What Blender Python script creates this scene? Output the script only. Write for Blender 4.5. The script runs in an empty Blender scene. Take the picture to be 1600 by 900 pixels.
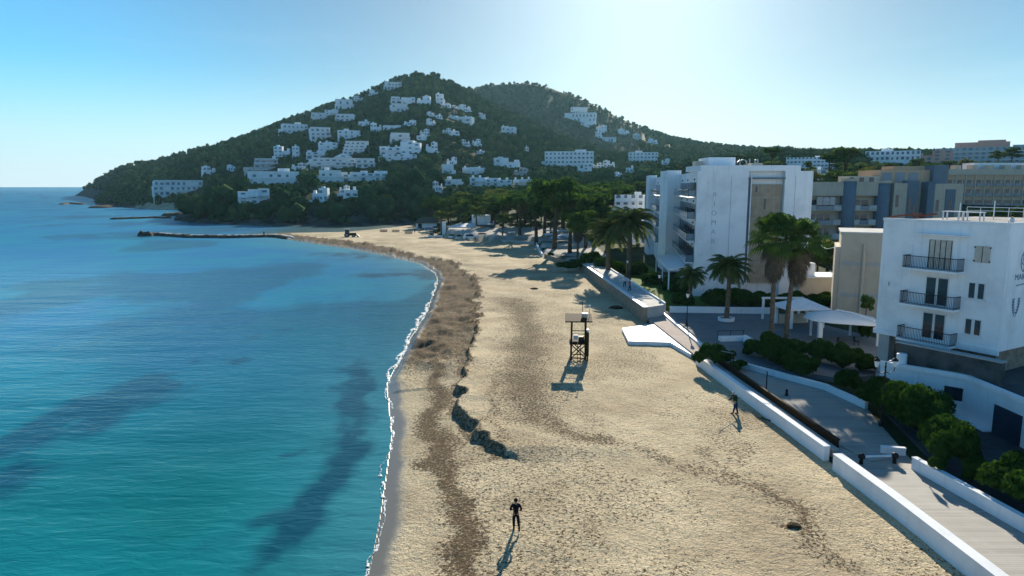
import bpy, bmesh, math, random
import numpy as np
from mathutils import Matrix, Vector
random.seed(7)
RNG = np.random.default_rng(11)
R = math.radians
SC = bpy.context.scene
COL = SC.collection

# ------------------------------------------------------------------ camera, sky, sun, exposure
HC, PIT, F = 18.0, R(8.42), 1067.0
CP, SP = math.cos(PIT), math.sin(PIT)
cam = bpy.data.cameras.new('camera'); cam.lens = 24.0; cam.sensor_width = 36.0
cam.clip_start = 0.5; cam.clip_end = 60000
co = bpy.data.objects.new('camera', cam); COL.objects.link(co)
co.location = (0, 0, HC); co.rotation_euler = (math.pi/2 - PIT, 0, 0)
SC.camera = co
SUN_EL, SUN_AZ = R(22.3), R(10.8)          # sun ahead of the camera, 10 degrees to the right
w = bpy.data.worlds.new('World'); SC.world = w; w.use_nodes = True
nt = w.node_tree; bg = nt.nodes['Background']
sky = nt.nodes.new('ShaderNodeTexSky'); sky.sky_type = 'NISHITA'; sky.sun_disc = False
sky.sun_elevation = SUN_EL; sky.sun_rotation = SUN_AZ
sky.air_density = 1.0; sky.dust_density = 1.0; sky.ozone_density = 4.0; sky.altitude = 0
tint = nt.nodes.new('ShaderNodeMix'); tint.data_type = 'RGBA'; tint.blend_type = 'MULTIPLY'
tint.inputs[0].default_value = 1.0; tint.inputs[7].default_value = SKYTINT = (0.38, 0.88, 1.04, 1)
nt.links.new(sky.outputs[0], tint.inputs[6])
# the bright aureole round the sun is whiter than the rest of the dome
tc0 = nt.nodes.new('ShaderNodeTexCoord'); vd = nt.nodes.new('ShaderNodeVectorMath'); vd.operation = 'DOT_PRODUCT'
vd.inputs[1].default_value = (math.sin(SUN_AZ)*math.cos(SUN_EL), math.cos(SUN_AZ)*math.cos(SUN_EL), math.sin(SUN_EL))
nt.links.new(tc0.outputs['Generated'], vd.inputs[0])
ar = nt.nodes.new('ShaderNodeMapRange'); ar.interpolation_type = 'SMOOTHSTEP'; ar.inputs[1].default_value = .62; ar.inputs[2].default_value = 1.0
tm = nt.nodes.new('ShaderNodeMix'); tm.data_type = 'RGBA'; tm.inputs[6].default_value = SKYTINT; tm.inputs[7].default_value = (.24, .31, .35, 1)
nt.links.new(vd.outputs['Value'], ar.inputs[0]); nt.links.new(ar.outputs[0], tm.inputs[0]); nt.links.new(tm.outputs[2], tint.inputs[7])
# thin cirrus streaks low in the sky
tc = nt.nodes.new('ShaderNodeTexCoord'); mp = nt.nodes.new('ShaderNodeMapping')
mp.inputs['Scale'].default_value = (1.3, 1.3, 16)
nz = nt.nodes.new('ShaderNodeTexNoise'); nz.inputs['Scale'].default_value = 2.2; nz.inputs['Detail'].default_value = 5
cr = nt.nodes.new('ShaderNodeMapRange'); cr.inputs[1].default_value = 0.56; cr.inputs[2].default_value = 0.80; cr.inputs[4].default_value = 0.28
sx = nt.nodes.new('ShaderNodeSeparateXYZ'); zr = nt.nodes.new('ShaderNodeMapRange')
zr.inputs[1].default_value = 0.26; zr.inputs[2].default_value = 0.02
mu = nt.nodes.new('ShaderNodeMath'); mu.operation = 'MULTIPLY'
cm = nt.nodes.new('ShaderNodeMix'); cm.data_type = 'RGBA'; cm.inputs[7].default_value = (4.9, 5.6, 6.1, 1)
nt.links.new(tc.outputs['Generated'], mp.inputs[0]); nt.links.new(mp.outputs[0], nz.inputs['Vector'])
nt.links.new(nz.outputs[0], cr.inputs[0]); nt.links.new(tc.outputs['Generated'], sx.inputs[0])
nt.links.new(sx.outputs[2], zr.inputs[0]); nt.links.new(cr.outputs[0], mu.inputs[0]); nt.links.new(zr.outputs[0], mu.inputs[1])
nt.links.new(mu.outputs[0], cm.inputs[0]); nt.links.new(tint.outputs[2], cm.inputs[6])
hz = nt.nodes.new('ShaderNodeMix'); hz.data_type = 'RGBA'; hz.inputs[7].default_value = (4.9, 5.6, 6.1, 1)
hr = nt.nodes.new('ShaderNodeMapRange'); hr.inputs[1].default_value = 0.17; hr.inputs[2].default_value = -0.02; hr.inputs[4].default_value = 0.9; hr.interpolation_type = 'SMOOTHSTEP'
nt.links.new(sx.outputs[2], hr.inputs[0]); nt.links.new(hr.outputs[0], hz.inputs[0]); nt.links.new(cm.outputs[2], hz.inputs[6])
nt.links.new(hz.outputs[2], bg.inputs[0]); bg.inputs[1].default_value = 0.090
sl = bpy.data.lights.new('sun', 'SUN'); sl.energy = 5.0; sl.angle = R(0.5); sl.color = (1.0, 0.92, 0.77)
so = bpy.data.objects.new('sun', sl); COL.objects.link(so)
sdir = Vector((math.sin(SUN_AZ)*math.cos(SUN_EL), math.cos(SUN_AZ)*math.cos(SUN_EL), math.sin(SUN_EL)))
so.rotation_euler = sdir.to_track_quat('Z', 'Y').to_euler(); so.location = (0, 0, 300)
SC.view_settings.view_transform = 'Standard'; SC.view_settings.look = 'None'
SC.view_settings.gamma = 1.0; SC.view_settings.exposure = 0.86
SC.render.engine = 'CYCLES'
SC.cycles.max_bounces = 5; SC.cycles.diffuse_bounces = 2; SC.cycles.glossy_bounces = 3
SC.cycles.transparent_max_bounces = 6; SC.cycles.volume_bounces = 0
SC.cycles.use_denoising = True

# ------------------------------------------------------------------ picture <-> world
def ray(px, py):
    dx = (px-800)/F; dy = (450-py)/F
    return dx, CP+dy*SP, -SP+dy*CP
def G(px, py, z=0.0):
    a, b, c = ray(px, py); t = (z-HC)/c
    return a*t, b*t
def PX(x, y, z):
    d = y*CP-(z-HC)*SP; v = y*SP+(z-HC)*CP
    return 800+F*x/d, 450-F*v/d

# ------------------------------------------------------------------ noise
def _h(ix, iy, s):
    n = (ix.astype(np.int64)*374761393+iy.astype(np.int64)*668265263+s*1442695041) & 0x7fffffff
    n = ((n ^ (n >> 13))*1274126177) & 0x7fffffff
    return ((n ^ (n >> 16)) & 0xffff)/65535.0
def vnoise(x, y, s=0):
    x = np.asarray(x, float); y = np.asarray(y, float)
    ix = np.floor(x); iy = np.floor(y); fx = x-ix; fy = y-iy
    fx = fx*fx*(3-2*fx); fy = fy*fy*(3-2*fy)
    a = _h(ix, iy, s); b = _h(ix+1, iy, s); c = _h(ix, iy+1, s); d = _h(ix+1, iy+1, s)
    return (a*(1-fx)+b*fx)*(1-fy)+(c*(1-fx)+d*fx)*fy
def fbm(x, y, s=0, o=4):
    r = 0; a = .5; t = 0
    for k in range(o):
        r = r+a*vnoise(x*2**k, y*2**k, s+k*7); t += a; a *= .5
    return r/t
def sstep(a, b, x):
    t = np.clip((x-a)/(b-a), 0, 1); return t*t*(3-2*t)

def seg_dist(x, y, P, closed=False):
    """distance to a polyline, signed by the side (left of travel is +), and the run along it"""
    P = list(P)
    if closed: P = P+[P[0]]
    best = np.full(np.shape(x), 1e18); sg = np.ones(np.shape(x)); al = np.zeros(np.shape(x)); L = 0
    for (ax, ay), (bx, by) in zip(P[:-1], P[1:]):
        vx, vy = bx-ax, by-ay; l2 = vx*vx+vy*vy
        t = np.clip(((x-ax)*vx+(y-ay)*vy)/l2, 0, 1)
        dx = x-ax-t*vx; dy = y-ay-t*vy; d2 = dx*dx+dy*dy
        m = d2 < best
        best = np.where(m, d2, best); al = np.where(m, L+t*math.sqrt(l2), al)
        sg = np.where(m, np.sign(vx*dy-vy*dx), sg)
        L += math.sqrt(l2)
    return np.sqrt(best), sg, al
def inside(x, y, P):
    r = np.zeros(np.shape(x), bool)
    n = len(P)
    for i in range(n):
        ax, ay = P[i]; bx, by = P[(i+1) % n]
        if ay == by: continue
        c = ((ay > y) != (by > y)) & (x < (bx-ax)*(y-ay)/(by-ay)+ax)
        r ^= c
    return r

# ------------------------------------------------------------------ coast and terrain
SHORE_PX = [(575,900),(592,820),(602,750),(612,680),(608,640),(604,600),(622,565),(640,530),(665,490),(684,440),(680,427),
            (655,412),(600,399),(545,388),(500,382),(450,374),(428,371)]
BACK_PX = [(428,364),(470,364.5),(530,363.5),(570,360),(610,356),(640,352),(655,350),(640,348.7),(600,351),(560,352.5),(520,352.5),(480,351),
           (440,353),(400,352),(370,351),(330,349),(300,347.5),(272,343.5),(276,337),(296,333),(290,327.5),(240,326.5),(200,324),(172,321.5),
           (150,319.5),(147,311),(130,307),(114,305.2)]
SHORE = [(-13.5, -50), (-9.6, 15)] + [G(a, b) for a, b in SHORE_PX]
COAST = SHORE + [G(a, b) for a, b in BACK_PX] + [(-1010, 1600), (-900, 2600), (3500, 4200), (3500, -50)]

def interp2(T, us, rs, u, r):
    u = np.clip(u, us[0], us[-1]); lr = np.log(np.clip(r, rs[0], rs[-1])); ls = np.log(rs)
    i = np.clip(np.searchsorted(us, u, side='right')-1, 0, len(us)-2)
    j = np.clip(np.searchsorted(ls, lr, side='right')-1, 0, len(rs)-2)
    a = (u-us[i])/(us[i+1]-us[i]); b = (lr-ls[j])/(ls[j+1]-ls[j])
    return (T[i, j]*(1-a)+T[i+1, j]*a)*(1-b)+(T[i, j+1]*(1-a)+T[i+1, j+1]*a)*b
KP = np.array([-200,60,120,150,190,250,340,400,470,520,560,600,622,650,680,715,740,780,820,850,900,950,1000,1050,1100,1150,1250,1400,1600,2400], float)
def lut(d): 
    k = sorted(d); return np.interp(KP, k, [d[a] for a in k])
FY = lut({-200:292,60:292,118:303,135:290,165:271,190:264,250:251,340:229,400:209,470:184,520:164,560:153,600:137,622:124,650:117,680:119,715:133,740:148,780:170,820:188,850:202,900:224,950:241,1000:250,1100:256,1600:262,2400:262})
FR = lut({-200:1500,120:1430,200:1150,300:1010,450:960,650:960,800:1000,900:900,1000:800,1100:720,2400:700})
FB = lut({-200:1400,120:1300,200:820,300:640,450:490,650:490,800:520,1000:560,2400:560})
BY = lut({-200:292,500:292,680:160,720:141,740:139,780:131,820:130,850:136,900:152,950:176,1000:199,1050:217,1100:226,1150:234,1250:238,1400:240,1600:240,2400:245})
BR = lut({-200:1550,1000:1500,1100:1250,1200:950,1600:900,2400:900})
RK = np.array([10,60,100,140,180,220,260,300,350,400,450,500,560,620,700,780,860,940,1000,1080,1160,1250,1350,1450,1550,1700,2000,3500], float)
def elev(y): return np.tan(np.arctan((450-y)/F)-PIT)
TU = (KP-800)/F*CP
ZL = np.array([10,92,130,160,220,260,350,500,620,900,3500], float); ZLv = np.array([1.4,1.5,2.0,2.3,3.0,6,14,23,34,40,40])
ZR = np.array([10,80,110,150,200,300,400,500,700,900,3500], float); ZRv = np.array([1.4,1.5,2.4,4.0,8,20,29,38,48,56,56])
def far_height(u, r):
    g = lambda A: np.interp(u, TU, A)
    px = 800+u*F/CP
    rt = np.clip((px-1000)/200, 0, 1)
    bz_ = lambda q: np.interp(q, ZL, ZLv)*(1-rt)+np.interp(q, ZR, ZRv)*rt
    base = bz_(r); lim = np.where(px < 300, 24, 999); base = np.minimum(base, lim)
    fr, fb, br = g(FR), g(FB), g(BR)
    zr = np.maximum(HC+fr*elev(g(FY)), 1); z0 = np.minimum(bz_(fb), lim)
    fz = z0+(zr-z0)*np.clip((r-fb)/(fr-fb), 0, 1)**.92
    fz = np.where(r > fr, zr-(r-fr)*.22, np.where(r < fb, -99, fz))
    b0 = np.where(px < 1000, 1050.0, 700.0); zb = HC+br*elev(g(BY))
    bz = 40+(zb-40)*np.clip((r-b0)/(br-b0), 0, 1)
    bz = np.where(r > br, zb-(r-br)*.12, np.where((r < b0) | (px < 640), -99, bz))
    t = np.maximum(base, np.maximum(fz, bz))
    return np.where((px < 640) & (r > fr), np.minimum(t, zr-(r-fr)*.22), t)
# plateau for the promenade strip: kept flat and low by the edge line of the beach
EDGE = [(20.9, -50), (20.6, 27), (20.35, 34), (19.8, 40.6), (18.1, 64), (16.9, 84.5), (14.3, 140), (7.6, 166), (7.2, 206), (0, 209), (-12, 216), (-22, 230), (-31, 260), (-44, 300), (-48, 335), (-47, 365)]
SCARP_PX = [(520,374),(560,379),(610,389),(655,399),(700,408),(736,432),(745,470),(742,520),(730,570),(722,612),(720,640),(738,676),(778,706)]
SCARP = [G(a, b, .9) for a, b in SCARP_PX][::-1]
BEACH = SHORE+[G(a, b) for a, b in BACK_PX[:7]]+[(-48,335)]+EDGE[::-1][2:]
_wl = lambda y: np.interp(y, [0,40,48,60,90,150,260], [0,.70,.66,.55,.6,.7,.35])
def coast_d(x, y):
    d, _, _ = seg_dist(x, y, COAST, True)
    return np.where(inside(x, y, COAST), d, -d)
def height(x, y, fine=True, want=False):
    x = np.asarray(x, float); y = np.asarray(y, float)
    d = coast_d(x, y)
    ys = np.maximum(y, 1.0)
    T = far_height(x/ys, ys)
    big = (fbm(x/60, y/60, 3)-.5)*2
    T = T+big*np.interp(T, [4, 20, 60], [0, 2.0, 3.0])
    beach = 1.05*(1-np.exp(-np.maximum(d, 0)/6.5))
    de, se, _ = seg_dist(x, y, EDGE)
    onbeach = inside(x, y, BEACH)
    wall = np.where(onbeach, 0, np.clip(de/1.2, 0, 1))
    park = np.interp(y, [84, 120, 150], [1.0, 1.0, .9])
    slope = np.where(y > 312, .38, .12)
    cap = .5+np.maximum(d, 0)*(slope+np.maximum(y-600, 0)*.001)
    inland = np.where(y > 235, np.minimum(T, 1.0+de*.16+np.maximum(y-345, 0)*.5), T)
    inland = np.where(y > 300, np.minimum(inland, .5+np.maximum(d, 0)*(.3+np.maximum(y-345, 0)*.002)), inland)
    land = beach*(1-wall)+np.maximum(inland, beach)*wall
    land = np.where(onbeach, beach, land)
    land = np.where((y > 345) & ~onbeach, np.minimum(np.maximum(T, 0), cap), land)
    z = np.where(d > 0, land, np.maximum(d*.06, -4))
    near = (y < 300) & onbeach & (d > -1)
    weed_and_shade = np.zeros(x.shape); sc = np.zeros(x.shape)
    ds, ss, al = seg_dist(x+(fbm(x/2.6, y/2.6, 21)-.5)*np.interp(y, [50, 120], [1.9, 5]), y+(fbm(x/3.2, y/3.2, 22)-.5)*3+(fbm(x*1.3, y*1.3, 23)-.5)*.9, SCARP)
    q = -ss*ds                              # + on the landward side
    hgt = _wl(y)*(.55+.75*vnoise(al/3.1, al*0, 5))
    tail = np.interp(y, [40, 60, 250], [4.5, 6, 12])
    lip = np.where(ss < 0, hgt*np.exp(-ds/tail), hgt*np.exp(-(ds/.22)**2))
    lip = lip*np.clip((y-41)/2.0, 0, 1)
    if fine:
        z = z+np.where(near, lip*np.clip(d/2.0, 0, 1), 0)
        n1 = fbm(x*1.1, y*.8, 31)-.5; n2 = fbm(x*.55, y*.35, 33)-.5
        z = z+np.where(near & (d > 2), n1*.10, 0)
    # heaps of sea grass between the water and the scarp, far end of the bay
    zone = np.where((ss > 0) & onbeach & (d > .3) & (y > 58), 1.0, 0.0)*np.clip((y-54)/16, 0, 1)
    if fine:
        z = z+zone*(.22+1.15*(fbm(x*.6, y*.38, 41)-.42))*np.clip(d/1.2, 0, 1)
    if want: return z, d, onbeach, de, se, q, zone, al
    return z
def zat(x, y): return float(height(np.array([x]), np.array([y]))[0])
def hit(px, py, lo=30, hi=2400):
    """where the line of sight through a pixel meets the terrain"""
    a, b, c = ray(px, py)
    yy = np.exp(np.linspace(math.log(lo), math.log(hi), 1500)); t = yy/b
    zz = HC+c*t; h = height(a*t, yy, False)
    k = np.nonzero(zz <= np.maximum(h, 0))[0]
    if len(k) == 0:
        k = [int(np.argmin(zz-h))]
    i = k[0]
    return a*t[i], yy[i], float(h[i])

# ------------------------------------------------------------------ materials
MATS = {}
def new_mat(name):
    m = bpy.data.materials.new(name); m.use_nodes = True
    return m, m.node_tree, m.node_tree.nodes['Principled BSDF']
def mixc(nt, fac, a, b, mode='MIX'):
    n = nt.nodes.new('ShaderNodeMix'); n.data_type = 'RGBA'; n.blend_type = mode
    for k, v in ((0, fac), (6, a), (7, b)):
        if hasattr(v, 'is_output'): nt.links.new(v, n.inputs[k])
        elif k == 0: n.inputs[0].default_value = v
        else: n.inputs[k].default_value = (*v, 1)
    return n.outputs[2]
def noise_out(nt, scale, detail=4, coord=None, rough=.55, dist=0, vec=None):
    n = nt.nodes.new('ShaderNodeTexNoise'); n.inputs['Scale'].default_value = scale
    n.inputs['Detail'].default_value = detail; n.inputs['Roughness'].default_value = rough; n.inputs['Distortion'].default_value = dist
    if vec is not None: nt.links.new(vec, n.inputs['Vector'])
    return n.outputs[0]
def rng_out(nt, v, a, b, c=0., d=1., smooth=True):
    n = nt.nodes.new('ShaderNodeMapRange'); n.interpolation_type = 'SMOOTHSTEP' if smooth else 'LINEAR'
    nt.links.new(v, n.inputs[0])
    for k, q in enumerate((a, b, c, d)): n.inputs[k+1].default_value = q
    return n.outputs[0]
def math_out(nt, op, a, b):
    n = nt.nodes.new('ShaderNodeMath'); n.operation = op; n.use_clamp = False
    for k, v in ((0, a), (1, b)):
        if hasattr(v, 'is_output'): nt.links.new(v, n.inputs[k])
        else: n.inputs[k].default_value = v
    return n.outputs[0]
def attr_out(nt, name):
    n = nt.nodes.new('ShaderNodeAttribute'); n.attribute_name = name; return n.outputs['Fac']
def pos_out(nt, scale=None):
    g = nt.nodes.new('ShaderNodeNewGeometry').outputs['Position']
    if scale is None: return g
    m = nt.nodes.new('ShaderNodeMapping'); m.inputs['Scale'].default_value = scale
    nt.links.new(g, m.inputs[0]); return m.outputs[0]
def bump(nt, bs, h, dist, strength=1.0):
    b = nt.nodes.new('ShaderNodeBump'); b.inputs['Distance'].default_value = dist; b.inputs['Strength'].default_value = strength
    nt.links.new(h, b.inputs['Height']); nt.links.new(b.outputs[0], bs.inputs['Normal']); return b
def plain(name, col, rough=.7, col2=None, scale=.6, metal=0, bscale=0, bdist=.01, spec=.06):
    if name in MATS: return MATS[name]
    m, nt, bs = new_mat(name)
    bs.inputs['Roughness'].default_value = rough; bs.inputs['Metallic'].default_value = metal
    bs.inputs['Specular IOR Level'].default_value = spec
    c2 = col2 or tuple(c*.82 for c in col)
    v = pos_out(nt)
    f = rng_out(nt, noise_out(nt, scale, 6, vec=v, rough=.62), .35, .68)
    nt.links.new(mixc(nt, f, col, c2), bs.inputs['Base Color'])
    if bscale: bump(nt, bs, noise_out(nt, bscale, 4, vec=v), bdist)
    MATS[name] = m; return m
def stained(name, col, dirt, rough=.8, scale=.5):
    """painted wall: patches, streaks that run down and a fine grain"""
    if name in MATS: return MATS[name]
    m, nt, bs = new_mat(name); bs.inputs['Roughness'].default_value = rough
    bs.inputs['Specular IOR Level'].default_value = .1
    a = rng_out(nt, noise_out(nt, scale, 6, vec=pos_out(nt), rough=.65), .42, .72, 0, .50)
    b = rng_out(nt, noise_out(nt, 1.0, 5, vec=pos_out(nt, (2.2, 2.2, .14)), rough=.6), .52, .78, 0, .6)
    c = mixc(nt, a, col, dirt); c = mixc(nt, b, c, dirt)
    nt.links.new(c, bs.inputs['Base Color'])
    bump(nt, bs, noise_out(nt, 6, 5, vec=pos_out(nt)), .01)
    MATS[name] = m; return m
def leafmat(name, c1, c2, c3=None, trans=.25, rough=.55, tintattr=False, scale=.9):
    if name in MATS: return MATS[name]
    m, nt, bs = new_mat(name); bs.inputs['Roughness'].default_value = rough
    bs.inputs['Specular IOR Level'].default_value = 0
    f = rng_out(nt, noise_out(nt, scale, 3, vec=pos_out(nt)), .35, .68)
    c = mixc(nt, f, c1, c2)
    if c3:
        if tintattr: g = attr_out(nt, 'tint')
        else: g = nt.nodes.new('ShaderNodeObjectInfo').outputs['Random']
        c = mixc(nt, rng_out(nt, g, .55, 1.0, 0, .85), c, c3)
    nt.links.new(c, bs.inputs['Base Color'])
    if trans:
        tr = nt.nodes.new('ShaderNodeBsdfTranslucent'); ms = nt.nodes.new('ShaderNodeMixShader')
        nt.links.new(mixc(nt, 1.0, c, (1.3, 1.4, .6), 'MULTIPLY'), tr.inputs[0])
        ms.inputs[0].default_value = trans
        nt.links.new(bs.outputs[0], ms.inputs[1]); nt.links.new(tr.outputs[0], ms.inputs[2])
        nt.links.new(ms.outputs[0], nt.nodes['Material Output'].inputs[0])
    MATS[name] = m; return m

WHITE = stained('white_wall', (.84, .84, .83), (.56, .58, .57))
WHITE2 = stained('white_render', (.82, .83, .83), (.52, .54, .55), scale=.25)
CREAM = stained('cream_wall', (.55, .47, .36), (.42, .35, .27))
BEIGE = stained('beige_concrete', (.52, .44, .34), (.36, .31, .24))
PINK = stained('pink_wall', (.58, .34, .27), (.45, .28, .22))
TAN = stained('tan_wall', (.58, .38, .24), (.44, .29, .19))
GREYW = stained('grey_wall', (.40, .40, .38), (.28, .29, .28))
BLUEG = stained('blue_grey_cladding', (.15, .19, .22), (.11, .14, .17))
TEALW = stained('teal_balcony_front', (.30, .42, .45), (.36, .36, .32))
GLASS = plain('window_glass', (.015, .025, .035), .08, (.03, .045, .06), .4, spec=.6)
PANEL = plain('balcony_glass', (.13, .21, .26), .15, (.11, .18, .22), .4, spec=.5)
FRAMEM = plain('window_frame_paint', (.72, .72, .70), .5)
SHUT = plain('shutter_slats', (.55, .50, .42), .7, (.45, .40, .33), 3)
ROOFM = plain('flat_roof', (.42, .40, .37), .9, (.30, .28, .26), .3)
DARKROOF = plain('dark_roofing', (.07, .07, .075), .85, (.11, .10, .09), .6)
TERRA = plain('terracotta', (.42, .20, .11), .85, (.30, .14, .08), 1.2)
IRON = plain('black_iron', (.02, .02, .022), .5, (.035, .03, .03), 4)
STEEL = plain('galvanised_steel', (.35, .36, .37), .4, (.25, .26, .27), 2, metal=.6)
WPAINT = plain('white_paint', (.80, .80, .80), .45, (.70, .71, .71), 1.5)
TIMBER = plain('dark_timber', (.055, .030, .016), .8, (.03, .018, .010), 5, bscale=12, bdist=.01)
STONE = plain('rubble_stone', (.30, .25, .19), .9, (.19, .16, .12), 1.6, bscale=2.2, bdist=.12)
ROCK = plain('sea_rock', (.11, .085, .06), .85, (.05, .04, .03), .5, bscale=1.2, bdist=.3)
CLIFF = plain('cliff_rock', (.16, .15, .13), .9, (.07, .07, .06), .06, bscale=.2, bdist=2)
TRUNK = plain('bark', (.10, .07, .045), .9, (.06, .045, .03), 4, bscale=6, bdist=.03)
PTRUNK = plain('palm_trunk', (.17, .13, .09), .9, (.09, .07, .05), 3, bscale=5, bdist=.05)
THATCH = plain('dead_fronds', (.14, .115, .085), .9, (.085, .07, .05), 3)
CONC = plain('pale_concrete', (.55, .53, .49), .85, (.42, .40, .37), .7)
PALM = leafmat('palm_leaf', (.04, .085, .025), (.075, .115, .03), None, .3, .6)
DATE = leafmat('date_palm_leaf', (.06, .10, .035), (.11, .13, .05), (.13, .13, .045), .3, .5)
PINE = leafmat('pine_needles', (.028, .068, .020), (.060, .105, .028), (.12, .14, .04), .32, .6)
BUSHM = leafmat('bush_leaves', (.022, .055, .013), (.05, .10, .02), None, .25, .5, scale=2.5)
WOOD = leafmat('hill_wood', (.022, .062, .026), (.042, .088, .032), (.105, .125, .045), .0, 1.0, True, .05)
SHRUBM = leafmat('dry_shrub', (.09, .11, .03), (.13, .14, .045), None, .25, .6)

# ------------------------------------------------------------------ object helpers
def tag(o, label=None, cat=None, group=None, kind=None):
    if label: o['label'] = label
    if cat: o['category'] = cat
    if group: o['group'] = group
    if kind: o['kind'] = kind
    return o
def thing(name, label, cat, loc=(0, 0, 0), rz=0, group=None):
    o = bpy.data.objects.new(name, None); COL.objects.link(o); o.empty_display_size = .3
    o.location = loc; o.rotation_euler = (0, 0, rz)
    return tag(o, label, cat, group)
def link(name, me, parent=None, mat=None):
    if mat and not me.materials: me.materials.append(mat)
    o = bpy.data.objects.new(name, me); COL.objects.link(o)
    if parent: o.parent = parent
    return o
def copy_tree(o, parent=None, depth=0):
    c = o.copy(); COL.objects.link(c)
    if parent: c.parent = parent
    for ch in list(o.children): copy_tree(ch, c)
    return c
def np_mesh(name, V, Fq, mat=None, smooth=False, attrs=None):
    V = np.asarray(V, np.float32); Fq = np.asarray(Fq, np.int32)
    me = bpy.data.meshes.new(name); k = Fq.shape[1]
    me.vertices.add(len(V)); me.vertices.foreach_set('co', V.ravel())
    me.loops.add(Fq.size); me.loops.foreach_set('vertex_index', Fq.ravel())
    me.polygons.add(len(Fq)); me.polygons.foreach_set('loop_start', np.arange(0, Fq.size, k, dtype=np.int32))
    me.polygons.foreach_set('loop_total', np.full(len(Fq), k, np.int32))
    if smooth: me.polygons.foreach_set('use_smooth', np.ones(len(Fq), bool))
    for an, av in (attrs or {}).items():
        a = me.attributes.new(an, 'FLOAT', 'POINT'); a.data.foreach_set('value', np.asarray(av, np.float32))
    me.update(); me.validate()
    if mat: me.materials.append(mat)
    return me
class MB:
    """collects shapes and links them as one mesh object"""
    def __init__(s): s.v = []; s.f = []
    def add(s, vs, fs):
        n = len(s.v); s.v += [tuple(v) for v in vs]; s.f += [tuple(i+n for i in f) for f in fs]; return s
    def prism(s, P, z0, z1, z1b=None):
        n = len(P); zt = z1 if isinstance(z1, (list, tuple)) else [z1]*n
        return s.add([(x, y, z0) for x, y in P]+[(p[0], p[1], zt[i]) for i, p in enumerate(P)],
                     [tuple(range(n-1, -1, -1)), tuple(range(n, 2*n))]+[(i, (i+1) % n, (i+1) % n+n, i+n) for i in range(n)])
    def box(s, x0, x1, y0, y1, z0, z1):
        return s.prism([(x0, y0), (x1, y0), (x1, y1), (x0, y1)], z0, z1)
    def beam(s, a, b, w, h=None):
        h = h or w; a = Vector(a); b = Vector(b); d = (b-a).normalized()
        up = Vector((0, 0, 1)) if abs(d.z) < .95 else Vector((0, 1, 0))
        r = d.cross(up).normalized(); u = r.cross(d)
        vs = [p+r*(i*w/2)+u*(j*h/2) for p in (a, b) for i, j in ((-1, -1), (1, -1), (1, 1), (-1, 1))]
        return s.add(vs, [(3, 2, 1, 0), (4, 5, 6, 7), (0, 1, 5, 4), (1, 2, 6, 5), (2, 3, 7, 6), (3, 0, 4, 7)])
    def tube(s, P, Rd, n=8, cap=True):
        P = [Vector(p) for p in P]; Rd = Rd if isinstance(Rd, (list, tuple)) else [Rd]*len(P)
        vs = []
        for i, p in enumerate(P):
            d = (P[min(i+1, len(P)-1)]-P[max(i-1, 0)]).normalized()
            up = Vector((0, 1, 0)) if abs(d.z) > .7 else Vector((0, 0, 1))
            r = d.cross(up).normalized(); u = r.cross(d)
            vs += [p+(r*math.cos(2*math.pi*k/n)+u*math.sin(2*math.pi*k/n))*Rd[i] for k in range(n)]
        fs = [(i*n+k, i*n+(k+1) % n, (i+1)*n+(k+1) % n, (i+1)*n+k) for i in range(len(P)-1) for k in range(n)]
        if cap: fs += [tuple(range(n-1, -1, -1)), tuple(range((len(P)-1)*n, len(P)*n))]
        return s.add(vs, fs)
    def lathe(s, prof, c=(0, 0), n=14):
        """prof: list of (radius, z)"""
        vs = [(c[0]+r*math.cos(2*math.pi*k/n), c[1]+r*math.sin(2*math.pi*k/n), z) for r, z in prof for k in range(n)]
        fs = [(i*n+k, i*n+(k+1) % n, (i+1)*n+(k+1) % n, (i+1)*n+k) for i in range(len(prof)-1) for k in range(n)]
        return s.add(vs, fs+[tuple(range(n-1, -1, -1)), tuple(range((len(prof)-1)*n, len(prof)*n))])
    def build(s, name, mat, parent=None, smooth=False, bevel=0):
        me = bpy.data.meshes.new(name); me.from_pydata(s.v, [], s.f); me.update()
        bm = bmesh.new(); bm.from_mesh(me)
        bmesh.ops.recalc_face_normals(bm, faces=bm.faces)
        if bevel: bmesh.ops.bevel(bm, geom=list(bm.edges), offset=bevel, segments=1, affect='EDGES')
        bm.to_mesh(me); bm.free()
        if smooth:
            for p in me.polygons: p.use_smooth = True
        me.materials.append(mat)
        return link(name, me, parent)

# ------------------------------------------------------------------ the ground: one sheet from the beach to behind the hills
def grid(us, Ys):
    U, Y = np.meshgrid(us, Ys); x = (U*Y).ravel(); y = Y.ravel()
    nu, ny = len(us), len(Ys)
    a = (np.arange(ny-1)[:, None]*nu+np.arange(nu-1)[None, :]).ravel()
    return x, y, np.stack([a, a+1, a+nu+1, a+nu], 1)
us = np.concatenate([np.linspace(-1.6, -.86, 24), np.arange(-100, 1702, 2.2)/F-.75, np.linspace(.86, 1.7, 24)])
pyr = np.arange(1120, 321, -1.35); Ys = HC/np.tan(np.arctan((pyr-450)/F)+PIT)
Ys = np.concatenate([[4], Ys, np.geomspace(Ys[-1]*1.008, 1750, 190), np.geomspace(1800, 3600, 18)])
gx, gy, gq = grid(us, Ys)
gz, gd, onb, de, se, q, zone, al = height(gx, gy, True, True)
def blob(paths, x, y, z=1.0):
    r = np.zeros(x.shape)
    for P, wd, st in paths:
        W = [G(a, b, z) for a, b in P]
        d, _, _ = seg_dist(x, y, W)
        r = np.maximum(r, st*np.exp(-(d/wd)**2))
    return r
wob = (fbm(gx/3, gy/3, 61)-.5)*3
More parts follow.
